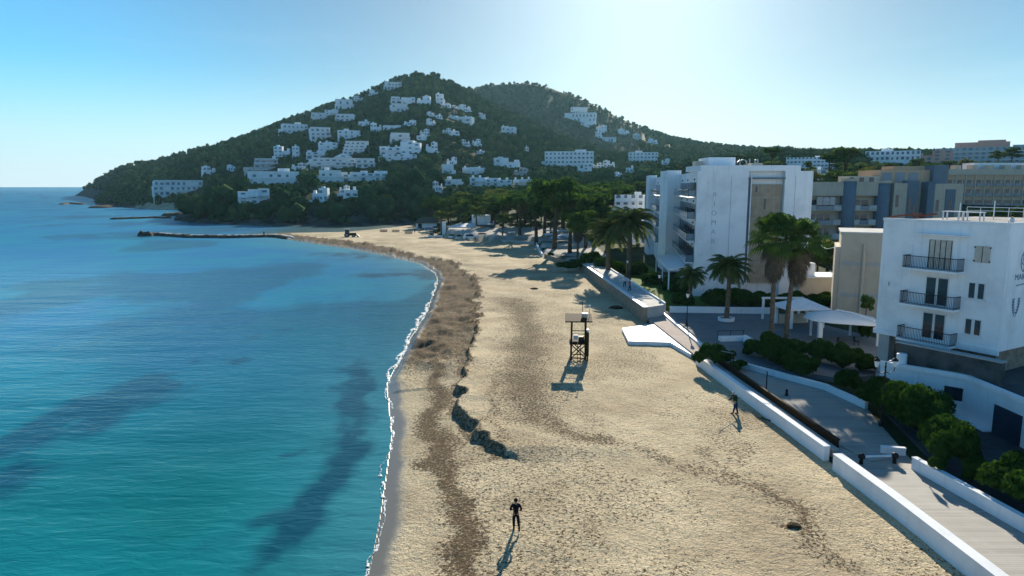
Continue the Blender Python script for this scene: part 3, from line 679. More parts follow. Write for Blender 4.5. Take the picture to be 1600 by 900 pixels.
Hs = [
 # upper slope
 (600,627,129,140,2,'terraced','highest white villa on the hill, just under the left shoulder of the summit'),
 (577,592,140,149,1,'villa','small pale villa on the ridge line just below the highest white villa'),
 (554,568,150,158,2,'villa','small white house half hidden in trees where the left ridge bends'),
 (523,552,156,172,2,'terraced','long white stepped villa on the left ridge line of the hill'),
 (611,627,152,161,2,'terraced','low pale house joined at the left of the double cube villa below the summit'),
 (628,649,150,163,2,'cubes','double cube white villa with square windows below the summit'),
 (651,672,149,164,2,'villa','white villa with a stepped top right of the double cube villa'),
 (681,693,147,163,3,'block','narrow white tower house high on the hill right of the summit villas'),
 (689,703,161,168,1,'villa','low white wing at the foot of the narrow tower house'),
 (613,639,163,175,2,'terraced','broad glazed white villa standing alone below the double cube villa'),
 (707,716,164,169,1,'villa','tiny white cottage left of the big corner villa on the right slope'),
 (718,736,163,174,2,'villa','white corner villa highest on the right slope of the hill'),
 (706,714,173,178,1,'block','tiny pink cottage among trees above the long low villa'),
 (701,737,180,190,1,'cubes','long low white villa on the right slope below the corner villa'),
 (747,758,176,185,2,'villa','small white house at the right edge of the houses on the front hill'),
 (631,650,187,196,1,'villa','white bungalow alone in the middle of the dark upper wood'),
 (667,681,185,196,2,'villa','small two storey white house right of the bungalow in the upper wood'),
 (682,691,180,186,1,'block','tiny white cottage just above the small two storey house'),
 (668,679,174,181,1,'villa','faint grey white cottage below the stepped top villa'),
 (486,510,177,188,2,'terraced','white stepped house near the left ridge beside a second one lower right'),
 (508,528,172,180,2,'block','white flat house tucked above the wide glazed villa on the left slope'),
 (523,553,179,190,2,'terraced','wide glazed white villa in the upper left group of houses'),
 (560,577,190,197,1,'block','low white house with a row of dark windows at mid height of the slope'),
 (579,596,191,206,2,'villa','white villa with broken roofline joined right of the low house at mid height'),
 (598,625,194,203,1,'cubes','faint shaded row house in the middle wood right of the broken roofline villa'),
 (657,671,201,212,2,'villa','white house with a side tower above the small white block'),
 (652,667,212,219,1,'block','small white block standing directly below the house with a side tower'),
 (610,641,209,222,2,'terraced','white stepped villa above the large cube complex'),
 (692,705,200,209,2,'villa','white twin gabled cottage in the wood right of the side tower house'),
 (705,717,205,211,1,'block','low grey white annex right of the twin gabled cottage'),
 (443,481,194,208,2,'block','long white block highest on the left slope among dark wood'),
 (486,517,200,219,3,'terraced','three level white villa with terraces on the left slope'),
 (528,563,204,216,2,'block','flat white apartment house with a row of bays on the left slope'),
 (497,527,221,237,3,'cubes','white cube house above the villa with large square windows'),
 (536,572,221,241,4,'slant','white stepped apartment house leaning back into the hill with four levels'),
 (625,656,219,241,3,'cubes','tallest part of the large white cube complex in the middle slope'),
 (593,627,228,242,2,'cubes','left wing of the large white cube complex in the middle slope'),
 (604,652,241,251,2,'block','long lowest row of the large white cube complex'),
 (666,684,221,238,3,'villa','white house right of the large cube complex behind a round tree'),
 (720,734,218,228,2,'villa','white house left of a pair on the lower right slope'),
 (738,751,217,226,2,'villa','white house right of a pair on the lower right slope'),
 (745,755,236,241,1,'block','tiny white hut low on the right slope above the white villas'),
 (428,452,227,245,3,'villa','blue shaded white house at the left end of the middle terrace'),
 (457,467,229,248,3,'block','narrow white house between dark trees on the middle terrace'),
 (479,508,235,249,2,'arcade','white villa with large square windows on the middle terrace'),
 (522,550,239,248,1,'gable','white building with a low pitched gable roof above the long complex'),
 (488,556,248,264,3,'terraced','longest white terraced complex below the pitched gable roof'),
 (557,586,249,262,2,'terraced','white terraced house adjoining the right end of the long complex'),
 (398,433,249,262,2,'terraced','pale pinkish villa with sunlit terrace at the left foot of the hill'),
 (386,442,260,269,1,'cubes','low spreading grey white house under the pale pinkish villa'),
 (457,478,254,266,2,'villa','white villa on the slope between two dark groups of pines above the hotel'),
 (394,467,268,290,2,'block','long white hotel with roof chimneys and shaded bays near the left shore'),
 (501,533,266,288,2,'block','white block with a bright sunlit roof box beside the arcade row'),
 (534,562,269,285,2,'arcade','left part of the white arcade row at the foot of the hill'),
 (563,606,267,284,2,'arcade','right part of the white arcade row at the foot of the hill'),
 # headland and shore
 (247,317,283,305,3,'terraced','large white apartment building standing alone by the headland cove'),
 (318,338,259,273,2,'villa','grey shaded house in dark wood above the headland apartments'),
 (357,369,257,267,1,'villa','small grey shaded bungalow in the wood left of the pinkish villa'),
 (374,421,294,319,3,'cubes','white cubic villa with dark windows in the trees above the left shore'),
 (487,512,292,314,2,'villa','white house with a chimney among pines above the inlet'),
 (530,546,289,303,2,'villa','white house half hidden by a pine right of the chimney house'),
 (539,560,297,309,1,'block','low white garden wall and annex below the half hidden house'),
 # plain between beach and hill
 (698,714,245,258,2,'villa','white house with a small dome like top at the foot of the right slope'),
 (691,709,257,272,2,'block','white square house directly below the small domed one'),
 (722,756,260,273,1,'cubes','white low villa behind an autumn coloured tree'),
 (695,722,280,290,1,'block','low white house with a raised cube behind the shore pines'),
 (676,692,283,300,2,'villa','white shaded house left of a big dark pine near the inlet'),
 (733,768,277,291,2,'cubes','left house of the blue shaded white terrace row'),
 (769,801,277,292,2,'cubes','middle house of the blue shaded white terrace row'),
 (802,833,279,290,1,'cubes','right house of the blue shaded white terrace row'),
 (772,813,245,262,2,'villa','large white villa with towers above the terrace row'),
 (801,824,262,275,2,'villa','pinkish white house right below the large villa with towers'),
 (740,752,264,271,1,'block','low flat white house behind the terrace row at its left'),
 (903,925,255,271,3,'villa','white house group directly in front of the four storey hotel'),
 (926,943,254,263,2,'villa','white house right of the group in front of the four storey hotel'),
 (943,961,250,262,2,'villa','white cube house with roof terrace left of the hospital like block'),
 (978,990,262,270,1,'block','small white house in trees left of the tall beach hotel'),
 (960,970,268,276,1,'villa','tiny white house in the park trees left of the tall beach hotel'),
 # back hill
 (878,931,177,190,2,'terraced','pale hotel crowning the shoulder of the rear hill'),
 (892,918,168,178,2,'terraced','upper set back wing of the pale hotel on the rear hill'),
 (932,948,195,206,2,'villa','white house with a terracotta terrace below the pale rear hotel'),
 (930,939,206,215,2,'block','narrow pale house under the terracotta terrace house'),
 (942,963,215,222,1,'terraced','white flat roofed house lowest on the rear hill slope'),
 (966,984,201,211,1,'villa','pale villa in the trees on the right flank of the rear hill'),
 (990,1008,208,220,2,'villa','pale villa farthest right but one on the rear hill'),
 (1013,1027,217,225,1,'villa','pale villa farthest right on the rear hill'),
 (908,920,191,197,1,'villa','small pale house just under the left end of the rear hotel'),
 (782,804,197,210,2,'cubes','white ruined looking villa alone on the wooded saddle'),
 (741,750,221,228,1,'villa','small white cottage on the saddle slope left of the round pines'),
 (820,826,230,236,1,'block','tiny white hut in the wood of the saddle'),
]
for a in Hs:
    kw = {}
    if 'pinkish' in a[6] and 'bungalow' not in a[6]: kw['wall'] = stained('pale_pink_wall', (.62, .52, .46), (.5, .42, .38))
    elif 'pink cottage' in a[6]: kw['wall'] = PINK
    lo = 430
    if a[3] > 284 and a[0] < 600: lo = 330
    if a[0] > 660 and a[3] > 244: lo = 260
    if 'rear' in a[6]: lo = 1050
    house(*a, lo=lo, group=None, **kw)
# bigger hotels behind the trees
t = house(851,927,237,263,4,'block','white four storey hotel with rows of small windows behind the park pines', WHITE, lo=300, name='hotel_building', cat='hotel', yaw=0, nw=12)
t = house(983,1028,238,254,3,'block','white three storey block with a roof box on the plain below the rear hill', WHITE2, lo=300, name='apartment_building', cat='building', yaw=.1, nw=8)
house(1033,1046,247,258,1,'villa','small white villa right of the three storey block on the plain', lo=300)
house(1230,1291,246,263,3,'block','long white building with vertical window strips behind the hotel roof', WHITE2, name='apartment_building', cat='building', Y=330, yaw=0, nw=11)
house(1268,1292,265,276,1,'block','low white roof pavilion between the tall hotel and the roof garden', WHITE, name='roof_pavilion', cat='pavilion', Y=230, yaw=0)
house(1356,1432,236,252,2,'block','long white two storey building on the right skyline', WHITE2, name='apartment_building', cat='building', Y=380, yaw=0, nw=11)
house(1434,1484,234,252,3,'villa','salmon pink building at the left end of the long balconied one', PINK, name='apartment_building', cat='building', Y=370, yaw=0)
t = house(1478,1700,229,256,4,'block','long terracotta edged building with teal balconies on the right skyline', TEALW, name='apartment_building', cat='building', Y=385, yaw=0, nw=25)
mb = MB(); mb.box(-30, -4, 2, 10, 9.3, 12.6); mb.box(-19, -6, 2.5, 9, 12.61, 13.6); mb.build('penthouse', PINK, t)
house(960,1006,305,336,3,'block','white three storey annex with a chimney left of the tall beach hotel', WHITE, name='annex_building', cat='building', Y=172, yaw=-.05, nw=4)
# ------------------------------------------------------------------ trees
def leaf_cloud(centers, radii, n, size, rng, flat=.75, out=.5):
    """many leaf-sized quads spread through lumps of foliage"""
    V = []; nn = len(centers)
    idx = rng.integers(0, nn, n)
    d = rng.normal(size=(n, 3)); d /= np.linalg.norm(d, axis=1)[:, None]
    d[:, 2] = np.where(d[:, 2] < -.35, -d[:, 2]*.6, d[:, 2])
    rr = (out+(1-out)*rng.random(n)**.5)[:, None]
    C = np.asarray(centers)[idx]; Rr = np.asarray(radii)[idx][:, None]
    p = C+d*rr*Rr*np.array([1, 1, flat])
    a = d+rng.normal(size=(n, 3))*.55; a /= np.linalg.norm(a, axis=1)[:, None]
    b = np.cross(a, rng.normal(size=(n, 3))); b /= np.linalg.norm(b, axis=1)[:, None]
    c = np.cross(a, b); s = size*(.55+.9*rng.random(n))[:, None]
    q = np.stack([p-b*s*.5, p+c*s*.32, p+b*s*.5, p-c*s*.32], 1).reshape(-1, 3)
    f = np.arange(n*4).reshape(n, 4)
    return q, f
def blob_core(centers, radii, flat, scale, rng):
    V = []; Fc = []; o = 0
    bm = bmesh.new(); bmesh.ops.create_icosphere(bm, subdivisions=1, radius=1)
    ico = np.array([v.co[:] for v in bm.verts]); fc = np.array([[v.index for v in f.verts] for f in bm.faces]); bm.free()
    for c, r in zip(centers, radii):
        v = ico*(r*scale*(.85+.3*rng.random((len(ico), 1))))*np.array([1, 1, flat])+np.array(c)
        V.append(v); Fc.append(fc+o); o += len(ico)
    return np.concatenate(V), np.concatenate(Fc)
def join_polys(name, parts, mat):
    me = bpy.data.meshes.new(name); V = np.concatenate([p[0] for p in parts]).astype(np.float32)
    loops = []; tot = []; o = 0
    for v, f in parts:
        loops.append((f+o).ravel()); tot.append(np.full(len(f), f.shape[1])); o += len(v)
    loops = np.concatenate(loops).astype(np.int32); tot = np.concatenate(tot).astype(np.int32)
    me.vertices.add(len(V)); me.vertices.foreach_set('co', V.ravel())
    me.loops.add(len(loops)); me.loops.foreach_set('vertex_index', loops)
    me.polygons.add(len(tot)); me.polygons.foreach_set('loop_start', np.concatenate([[0], np.cumsum(tot)[:-1]]).astype(np.int32))
    me.polygons.foreach_set('loop_total', tot); me.update(); me.validate()
    me.materials.append(mat); return me
def tree_meshes(kind, seed, h=10.0, n=1500, size=.5, mat=None):
    rng = np.random.default_rng(seed); rn = random.Random(seed)
    if kind == 'pine': cr, cz, sp, nb, fl = h*.36, h*.68, .26, 17, .62
    elif kind == 'umbrella': cr, cz, sp, nb, fl = h*.46, h*.80, .13, 16, .5
    elif kind == 'round': cr, cz, sp, nb, fl = h*.36, h*.60, .34, 16, .8
    elif kind == 'cypress': cr, cz, sp, nb, fl = h*.14, h*.54, .42, 12, 1.3
    cen = []; rad = []
    for i in range(nb):
        a = rn.random()*6.283; q_ = math.sqrt(rn.random())*cr*.78; zz = cz+rn.uniform(-1, 1)*h*sp*.75*(1-.5*(q_/cr)**2)
        cen.append((q_*math.cos(a), q_*math.sin(a), zz)); rad.append(cr*rn.uniform(.26, .46))
    lf = leaf_cloud(cen, rad, n, size, rng, fl)
    core = blob_core(cen, rad, fl, .62, rng)
    crown = join_polys('crown', [lf, core], mat or PINE)
    mb = MB(); r0 = h*.028
    lean = rn.uniform(-.04, .04)*h
    mb.tube([(0, 0, -1.0), (lean*.3, 0, h*.25), (lean, lean*.5, h*.55), (lean, lean*.5, h*.8)], [r0*1.3, r0, r0*.75, r0*.25], 7)
    for i in range(5):
        c = cen[i]; z0 = h*(.35+.07*i); mb.tube([(lean*.8, lean*.3, z0), (c[0]*.5, c[1]*.5, (z0+c[2])/2+.2), c], [r0*.5, r0*.35, r0*.12], 5)
    o = mb.build('trunk', TRUNK, None, True); tr = o.data; bpy.data.objects.remove(o)
    return crown, tr
TM = {}
for kind, cnt, mt in (('pine', 4, PINE), ('umbrella', 3, PINE), ('round', 4, leafmat('broad_leaves', (.045, .095, .025), (.085, .13, .035), (.18, .16, .05), .32, .6)), ('cypress', 1, PINE)):
    for k in range(cnt): TM[(kind, k)] = tree_meshes(kind, 100+k*7+len(kind), n=1500, size=.62, mat=mt)
def put_tree(kind, k, x, y, z, s, rz, label, group, name=None, sz=1.0):
    cw, tr = TM[(kind, k)]
    nm = name or {'pine': 'pine_tree', 'umbrella': 'umbrella_pine', 'round': 'broadleaf_tree', 'cypress': 'cypress_tree'}[kind]
    t = thing(nm, label, 'tree', (x, y, z), rz, group); t.scale = (s, s, s*sz)
    link('crown', cw, t); link('trunk', tr, t)
    return t
KEEP = []   # world circles kept clear of planted trees
def clear_ok(x, y, z, h, rad):
    px, pyb = PX(x, y, z); _, pyt = PX(x, y, z+h); wpx = rad*F/(y*CP)
    for (x0, x1, yt, yb, Yd) in RECTS:
        if y < Yd+6:
            if px+wpx*.8 > x0 and px-wpx*.8 < x1 and pyt < yb-(yb-yt)*.30 and pyb > yt: return False
        elif abs(y-Yd) < 16 and px+wpx > x0 and px-wpx < x1 and abs(pyb-yb) < 30: return False
    for (cx, cy, rr) in KEEP:
        if (x-cx)**2+(y-cy)**2 < (rr+rad)**2: return False
    return True
# ground that stays open: hut row, car park, lanes near the shore, courtyard
BAND = [G(a, b, 3) for a, b in [(668,388),(840,390),(905,420),(1000,470),(1600,900),(2400,900),(1900,470),(1300,415),(1150,400),(1000,382),(930,372),(760,356),(668,356)]]
# picture rows just in front of the plain houses are handled through RECTS
cands = []
rr_ = np.random.default_rng(5)
def sample(n, u0, u1, y0, y1):
    y = np.sqrt(rr_.uniform(y0*y0, y1*y1, n)); u = rr_.uniform(u0, u1, n); return u*y, y
xs, ys_ = sample(5200, -.56, .80, 150, 500)
hz_ = height(xs, ys_, False); cd_ = coast_d(xs, ys_)
dE, sE, _ = seg_dist(xs, ys_, EDGE)
ob_ = inside(xs, ys_, BEACH) | ((dE < 7) & (ys_ < 335))
inb = inside(xs, ys_, BAND)
grid_occ = {}
def spaced(x, y, d):
    g = 12; kx, ky = int(x//g), int(y//g)
    for a in (-1, 0, 1):
        for b in (-1, 0, 1):
            for (qx, qy, qd) in grid_occ.get((kx+a, ky+b), ()):
                if (x-qx)**2+(y-qy)**2 < (.5*(d+qd))**2: return False
    grid_occ.setdefault((kx, ky), []).append((x, y, d)); return True
BLD = [(64, 102, 146, 172), (135, 200, 225, 250), (33, 46, 100, 176), (24, 47, 120, 140), (98, 205, 172, 226)]
for x, y, z, cdd, o_, i_ in zip(xs, ys_, hz_, cd_, ob_, inb):
    if cdd < 4 or o_ or i_: continue
    if any(a < x < b and c < y < d for a, b, c, d in BLD): continue
    if x/y > .40 and y < 175: continue
    h = random.uniform(8, 13) if y < 430 else random.uniform(6.5, 10)
    if x/y > .33: h *= .75
    rad = h*.36
    if not clear_ok(x, y, z, h, rad): 
        h *= .5; rad = h*.4
        if not clear_ok(x, y, z, h, rad): continue
    if not spaced(x, y, rad*1.75): continue
    cands.append((y, x, z, h))
cands.sort()
NEAR = 330
for i, (y, x, z, h) in enumerate(cands[:NEAR]):
    r_ = random.random()
    kind = 'pine' if r_ < .5 else 'round' if r_ < .78 else 'umbrella' if r_ < .95 else 'cypress'
    k = random.randrange({'pine': 4, 'umbrella': 3, 'round': 4, 'cypress': 1}[kind])
    left = x/y < -.05
    where = 'on the bluff behind the inlet' if left else 'in the belt between beach and hill' if x/y < .2 else 'on the rise behind the tall hotel'
    word = {'pine': 'dark green pine', 'umbrella': 'flat topped dark pine', 'round': 'lighter green bushy tree', 'cypress': 'narrow dark cypress'}[kind]
    put_tree(kind, k, x, y, z, h/10, random.random()*6.28, word+' '+where, word+'s '+where)
FAR1 = cands[NEAR:]
# the wood on the hills: nobody could count it
def wood(name, pts, mat, detail=1):
    bm = bmesh.new(); bmesh.ops.create_icosphere(bm, subdivisions=detail, radius=1)
    ico = np.array([v.co[:] for v in bm.verts]); fc = np.array([[v.index for v in f.verts] for f in bm.faces]); bm.free()
    n = len(pts); P_ = np.array(pts); k = len(ico); rg = np.random.default_rng(3)
    a = rg.random(n)*6.283; ca, sa = np.cos(a)[:, None], np.sin(a)[:, None]
    jit = .58+.72*rg.random((n, k)); B_ = ico[None]*jit[:, :, None]
    x = B_[:, :, 0]*ca-B_[:, :, 1]*sa; y = B_[:, :, 0]*sa+B_[:, :, 1]*ca
    X = P_[:, 0:1]+x*P_[:, 3:4]; Y = P_[:, 1:2]+y*P_[:, 3:4]; Z = P_[:, 2:3]+P_[:, 4:5]*(.50+.52*B_[:, :, 2])
    V = np.stack([X, Y, Z], 2).reshape(-1, 3)
    Fq = (fc[None]+(np.arange(n)*k)[:, None, None]).reshape(-1, 3)
    tn = np.repeat(rg.random(n), k)
    # ragged sprays of foliage standing off every crown, more of them on the nearer trees
    m_ = np.where(P_[:, 1] < 520, 300, np.where(P_[:, 1] < 760, 34, 16)) if name == 'hill_wood' else np.full(n, 8)
    ix = np.repeat(np.arange(n), m_); q = len(ix); d = rg.normal(size=(q, 3)); d /= np.linalg.norm(d, axis=1)[:, None]; d[:, 2] = np.abs(d[:, 2])*1.1-.25
    sc_ = (.82+.40*rg.random(q))[:, None]
    c = np.stack([P_[ix, 0], P_[ix, 1], P_[ix, 2]+P_[ix, 4]*.5], 1)+d*sc_*np.stack([P_[ix, 3], P_[ix, 3], P_[ix, 4]*.52], 1)
    a_ = rg.normal(size=(q, 3)); a_ /= np.linalg.norm(a_, axis=1)[:, None]; b_ = np.cross(a_, d); b_ /= np.linalg.norm(b_, axis=1)[:, None]+1e-6
    s_ = (P_[ix, 3]*np.where(m_[ix] > 50, .15, np.where(m_[ix] > 20, .26, .36))*(.6+.8*rg.random(q)))[:, None]
    Q = np.stack([c-a_*s_, c+b_*s_*.8, c+a_*s_], 1).reshape(-1, 3)
    Fq = np.concatenate([Fq, np.arange(q*3).reshape(-1, 3)+len(V)]); V = np.concatenate([V, Q]); tn = np.concatenate([tn, np.repeat(np.repeat(rg.random(n), m_), 3)])
    return link(name, np_mesh(name, V, Fq, mat, False, dict(tint=tn)))
pts = []
xs, ys_ = sample(42000, -.80, .84, 480, 1620)
keep = rr_.random(len(xs)) < np.interp(ys_, [480, 900, 1100, 1620], [1, .9, .55, .40]); xs, ys_ = xs[keep], ys_[keep]
hz_ = height(xs, ys_, False); cd_ = coast_d(xs, ys_)
hv = rr_.uniform(4.0, 8.0, len(xs)); rv = hv*rr_.uniform(.42, .62, len(xs))
pxs, pyb = PX(xs, ys_, hz_); _, pyt = PX(xs, ys_, hz_+hv); wp = rv*F/(ys_*CP)
ok = cd_ > np.where(ys_ > 640, 10, 6)
ok &= ~((pxs < 200) & (hz_ < 6+14*fbm(xs/30, ys_/30, 90)) & (ys_ > 650))
for (x0, x1, yt, yb, Yd) in RECTS:
    fr = (ys_ < Yd+4) & (pxs+wp*.7 > x0) & (pxs-wp*.7 < x1) & (pyt < yb-(yb-yt)*.25) & (pyb > yt)
    on = (np.abs(ys_-Yd-6) < 13) & (pxs+wp*.6 > x0) & (pxs-wp*.6 < x1) & (np.abs(pyb-yb) < 16)
    ok &= ~(fr | on)
ok &= fbm(xs/38, ys_/38, 93) > .30
keep_i = np.nonzero(ok)[0]
for i in keep_i:
    if spaced(xs[i], ys_[i], rv[i]*1.25): pts.append((xs[i], ys_[i], hz_[i], rv[i], hv[i]))
for (y, x, z, h) in FAR1: pts.append((x, y, z, h*.42, h*.85))
xs, ys_ = sample(4200, .70, 1.35, 95, 900)      # gardens and groves east of the town, past the frame edge
hz_ = height(xs, ys_, False)
for x, y, z in zip(xs, ys_, hz_):
    if y < 185 and x/y < .78: continue
    if any(a-4 < x < b+4 and c-4 < y < d+4 for a, b, c, d in BLD) or fbm(np.array([x/40]), np.array([y/40]), 77)[0] < .42: continue
    if 225 < y < 262 and x < 205: continue
    h = random.uniform(5, 9)
    if clear_ok(x, y, z, h, h*.4) and spaced(x, y, h*.8): pts.append((x, y, z, h*.42, h*.9))
print('individual', min(NEAR, len(cands)), 'wood', len(pts))
tag(wood('hill_wood', pts, WOOD, 2 if len(pts) < 9000 else 1), kind='stuff')
# low scrub that fills the gaps between the trees on bluffs, headland and slopes
xs, ys_ = sample(30000, -.80, .5, 322, 1000)
hz_ = height(xs, ys_, False); cd_ = coast_d(xs, ys_); dE, sE, _ = seg_dist(xs, ys_, EDGE)
hv = rr_.uniform(1.4, 3.2, len(xs)); rv = hv*rr_.uniform(.6, 1.0, len(xs))
pxs, pyb = PX(xs, ys_, hz_); _, pyt = PX(xs, ys_, hz_+hv); wp = rv*F/(ys_*CP)
ok = (cd_ > 1.5) & ~inside(xs, ys_, BEACH) & (fbm(xs/20, ys_/20, 97) > .22) & ~((pxs > 225) & (pxs < 300) & (pyb > 318))
ok &= ~((pxs < 150) & (ys_ > 700) & (fbm(xs/12, ys_/12, 98) < .62))
for (x0, x1, yt, yb, Yd) in RECTS: ok &= ~((pxs+wp > x0) & (pxs-wp < x1) & (pyt < yb-(yb-yt)*.2) & (pyb > yt) & (ys_ < Yd+14))
sp_ = [(xs[i], ys_[i], hz_[i], rv[i], hv[i]) for i in np.nonzero(ok)[0]]
tag(wood('hill_scrub', sp_, WOOD, 1), kind='stuff'); print('scrub', len(sp_))

# ------------------------------------------------------------------ the promenade
def deckmat():
    m, nt, bs = new_mat('boardwalk_planks')
    P = pos_out(nt); s = nt.nodes.new('ShaderNodeSeparateXYZ'); nt.links.new(P, s.inputs[0])
    w_ = math_out(nt, 'FRACT', math_out(nt, 'MULTIPLY', s.outputs[1], 6.6), 0)
    gap = rng_out(nt, w_, .90, .97)
    row = math_out(nt, 'FLOOR', math_out(nt, 'MULTIPLY', s.outputs[1], 6.6), 0)
    wn = nt.nodes.new('ShaderNodeTexWhiteNoise'); wn.noise_dimensions = '1D'; nt.links.new(row, wn.inputs['W'])
    c = mixc(nt, wn.outputs[0], (.40, .36, .31), (.30, .275, .24))
    c = mixc(nt, rng_out(nt, noise_out(nt, .8, 5, vec=P), .42, .7, 0, .5), c, (.44, .41, .36))
    c = mixc(nt, gap, c, (.08, .06, .045)); nt.links.new(c, bs.inputs['Base Color'])
    bs.inputs['Roughness'].default_value = .8
    bump(nt, bs, math_out(nt, 'SUBTRACT', 1.0, gap), .02); return m
DECK = deckmat()
PAVE = plain('promenade_paving', (.40, .33, .28), .85, (.33, .27, .24), .9)
TILE = plain('courtyard_paving', (.20, .20, .20), .8, (.16, .165, .17), .5)
ASPH = plain('asphalt', (.07, .07, .072), .9, (.05, .05, .055), .8)
GRASS = plain('lawn_grass', (.07, .13, .02), .9, (.12, .15, .03), .7, bscale=9, bdist=.05)
def slab(name, P, z0, z1, mat, kind='structure'):
    o = MB().prism(P, z0, z1).build(name, mat); return tag(o, kind=kind) if kind else o
slab('boardwalk', [(18.55,62),(20.2,39.9),(21.0,20),(26,20),(24.7,31),(23.9,38),(26.5,49),(25.8,54),(20.5,62)], 1.2, 1.60, DECK)
slab('promenade_path', [(16.95,90),(18.25,62.05),(20.6,62.05),(19.8,68),(19.75,90)], 1.1, 1.596, PAVE)
slab('upper_promenade', [(17.0,84.6),(14.7,139.6),(17.2,139.6),(19.6,86.5)], 1.2, 3.02, CONC)
slab('white_platform', [G(a,b,1.42) for a,b in [(972,513),(1021,506),(1040,503),(1041,507.5),(1060,508),(1070,520),(1081,541),(1080,554),(1047,535),(982,533)]], .6, 1.44, WPAINT)
slab('courtyard', [(20.05,66),(19.98,88),(34,88),(39,72),(39,60),(28,56),(21.4,61.5)], 1.2, 1.95, TILE)
slab('courtyard_step', [(19.62,66),(19.56,88),(19.97,88),(20.04,66)], 1.2, 1.78, WPAINT)
slab('yard', [(25.6,20),(25.2,38),(28,51),(33,47),(33,20)], 1.15, 1.66, ASPH)
slab('lawn', [(19.9,89),(17.7,135),(27.5,140),(28,104),(27,89)], 1.3, 2.35, GRASS)
def wallrun(name, P, th, z0, z1, mat, label, cat='wall', cap=None, capmat=None, right=True):
    """a wall along a line with its coping as a part"""
    t = thing(name, label, cat, (P[0][0], P[0][1], z0)); ox, oy = P[0]
    def off(P, d):
        o = []
        for i, (x, y) in enumerate(P):
            a = P[max(i-1, 0)]; b = P[min(i+1, len(P)-1)]; L = math.hypot(b[0]-a[0], b[1]-a[1])
            o.append((x-(b[1]-a[1])/L*d, y+(b[0]-a[0])/L*d))
        return o
    zs = z1 if isinstance(z1, list) else [z1]*len(P)
    def strip(d0, d1, za, zb):
        A, B = off(P, d0), off(P, d1); v = []; f = []; n = len(P)
        for i in range(n):
            v += [(A[i][0]-ox, A[i][1]-oy, za[i]-z0), (B[i][0]-ox, B[i][1]-oy, za[i]-z0), (B[i][0]-ox, B[i][1]-oy, zb[i]-z0), (A[i][0]-ox, A[i][1]-oy, zb[i]-z0)]
        for i in range(n-1):
            for k in range(4): f.append((i*4+k, i*4+(k+1) % 4, (i+1)*4+(k+1) % 4, (i+1)*4+k))
        f += [(0, 1, 2, 3), tuple((n-1)*4+k for k in (3, 2, 1, 0))]
        return v, f
    ct = .09; v, f = strip(0, -th, [z0-.5]*len(P), [z-ct for z in zs])
    MB().add(v, f).build('wall_body', mat, t)
    v, f = strip(.04, -th-.04, [z-ct+.002 for z in zs], zs); MB().add(v, f).build('coping', capmat or mat, t)
    return t
WP = stained('sea_wall_paint', (.80, .80, .80), (.62, .62, .60))
wallrun('sea_wall', [(16.5,84.4),(15.4,108),(14.1,140)], .5, .6, [3.12,3.0,2.65], STONE, 'long rubble stone retaining wall between the sand and the raised white walkway', capmat=WPAINT)
wallrun('low_wall', [(18.1,64.2),(18.9,53),(19.85,40.7)], .36, .8, 2.0, WP, 'long low white wall on the sand side of the brown board fence')
wallrun('low_wall', [(19.95,39.4),(20.3,34),(20.55,27),(20.75,20)], .52, .8, 2.06, WP, 'thick low white wall between the sand and the nearest stretch of boardwalk')
wallrun('low_wall', [(23.75,38.2),(24.75,30.9),(25.9,23)], .28, 1.3, 2.35, WP, 'tall white planter wall at the right edge of the boardwalk with dark round bushes behind')
wallrun('low_wall', [(22.95,40.6),(24.3,40.3)], .2, 1.3, 2.1, WP, 'short white stub wall crossing between boardwalk and the big round bush')
wallrun('low_wall', [(19.5,63.6),(21.5,60.6),(25.7,54.0),(26.6,49.2)], .25, 1.3, 2.1, WP, 'curving low white wall along the shaded far side of the boardwalk')
wallrun('low_wall', [(20.4,87),(33,86)], .25, 1.5, 2.75, WP, 'straight white wall closing the far end of the shaded courtyard')
wallrun('low_wall', [(19.7,86.8),(18.9,108),(17.3,139)], .12, 2.6, 3.25, WP, 'thin white kerb wall on the garden side of the raised walkway')
wallrun('low_wall', [G(838,382,1),G(842,390,1),G(848,402,1)], .3, .8, 1.9, WP, 'white corner wall where the far beach meets the palm garden')
wallrun('low_wall', [G(762,377,1),G(800,380,1),G(836,382,1)], .3, .8, 1.9, GREYW, 'long grey shaded wall along the top of the far beach')
wallrun('low_wall', [G(696,371.5,1),G(725,375,1)], .4, .8, 1.7, CREAM, 'short cream wall with planters before the beach restaurant')
wallrun('low_wall', [(8.2,165),(14.1,141)], .4, .8, 2.0, STONE, 'curved stone kerb round the dark shrub bed at the end of the raised walkway')
# brown board fence
t = thing('board_fence', 'long dark brown board fence between the white ledge and the boardwalk', 'fence', (19.2, 62.6, 1.6))
fa, fb = (0, 0), (1.42, -21.3)
MB().prism([(0,0),(1.42,-21.3),(1.50,-21.3),(.08,0)], 0, .56).build('boards', TIMBER, t)
MB().prism([(-.05,0),(1.37,-21.32),(1.55,-21.32),(.13,0)], .562, .63).build('top_rail', TIMBER, t)
for i in range(12):
    k = i/11*.985; MB().box(.09+1.42*k, .19+1.42*k, -21.3*k-.1, -21.3*k, -.05, .56).build('post', TIMBER, t)
slab('ledge', [(18.42,63.5),(20.15,40.9),(20.55,41.0),(19.15,62.6),(19.1,63.5)], 1.0, 1.72, CONC)
for (x, y, lb) in [(19.5, 58.5, 'farther dark metal post with a side arm behind the board fence'), (20.25, 52.6, 'nearer dark metal post with a side arm behind the board fence')]:
    t = thing('handrail_post', lb, 'post', (x, y, 1.6))
    MB().tube([(0,0,0),(0,0,1.95)], .05).build('upright', IRON, t); MB().tube([(0,0,1.92),(-.95,.6,2.02)], .035).build('arm', STEEL, t)
t = thing('pipe_barrier', 'white pipe barrier with black round ends lying across the boardwalk', 'barrier', (20.9, 38.9, 1.6))
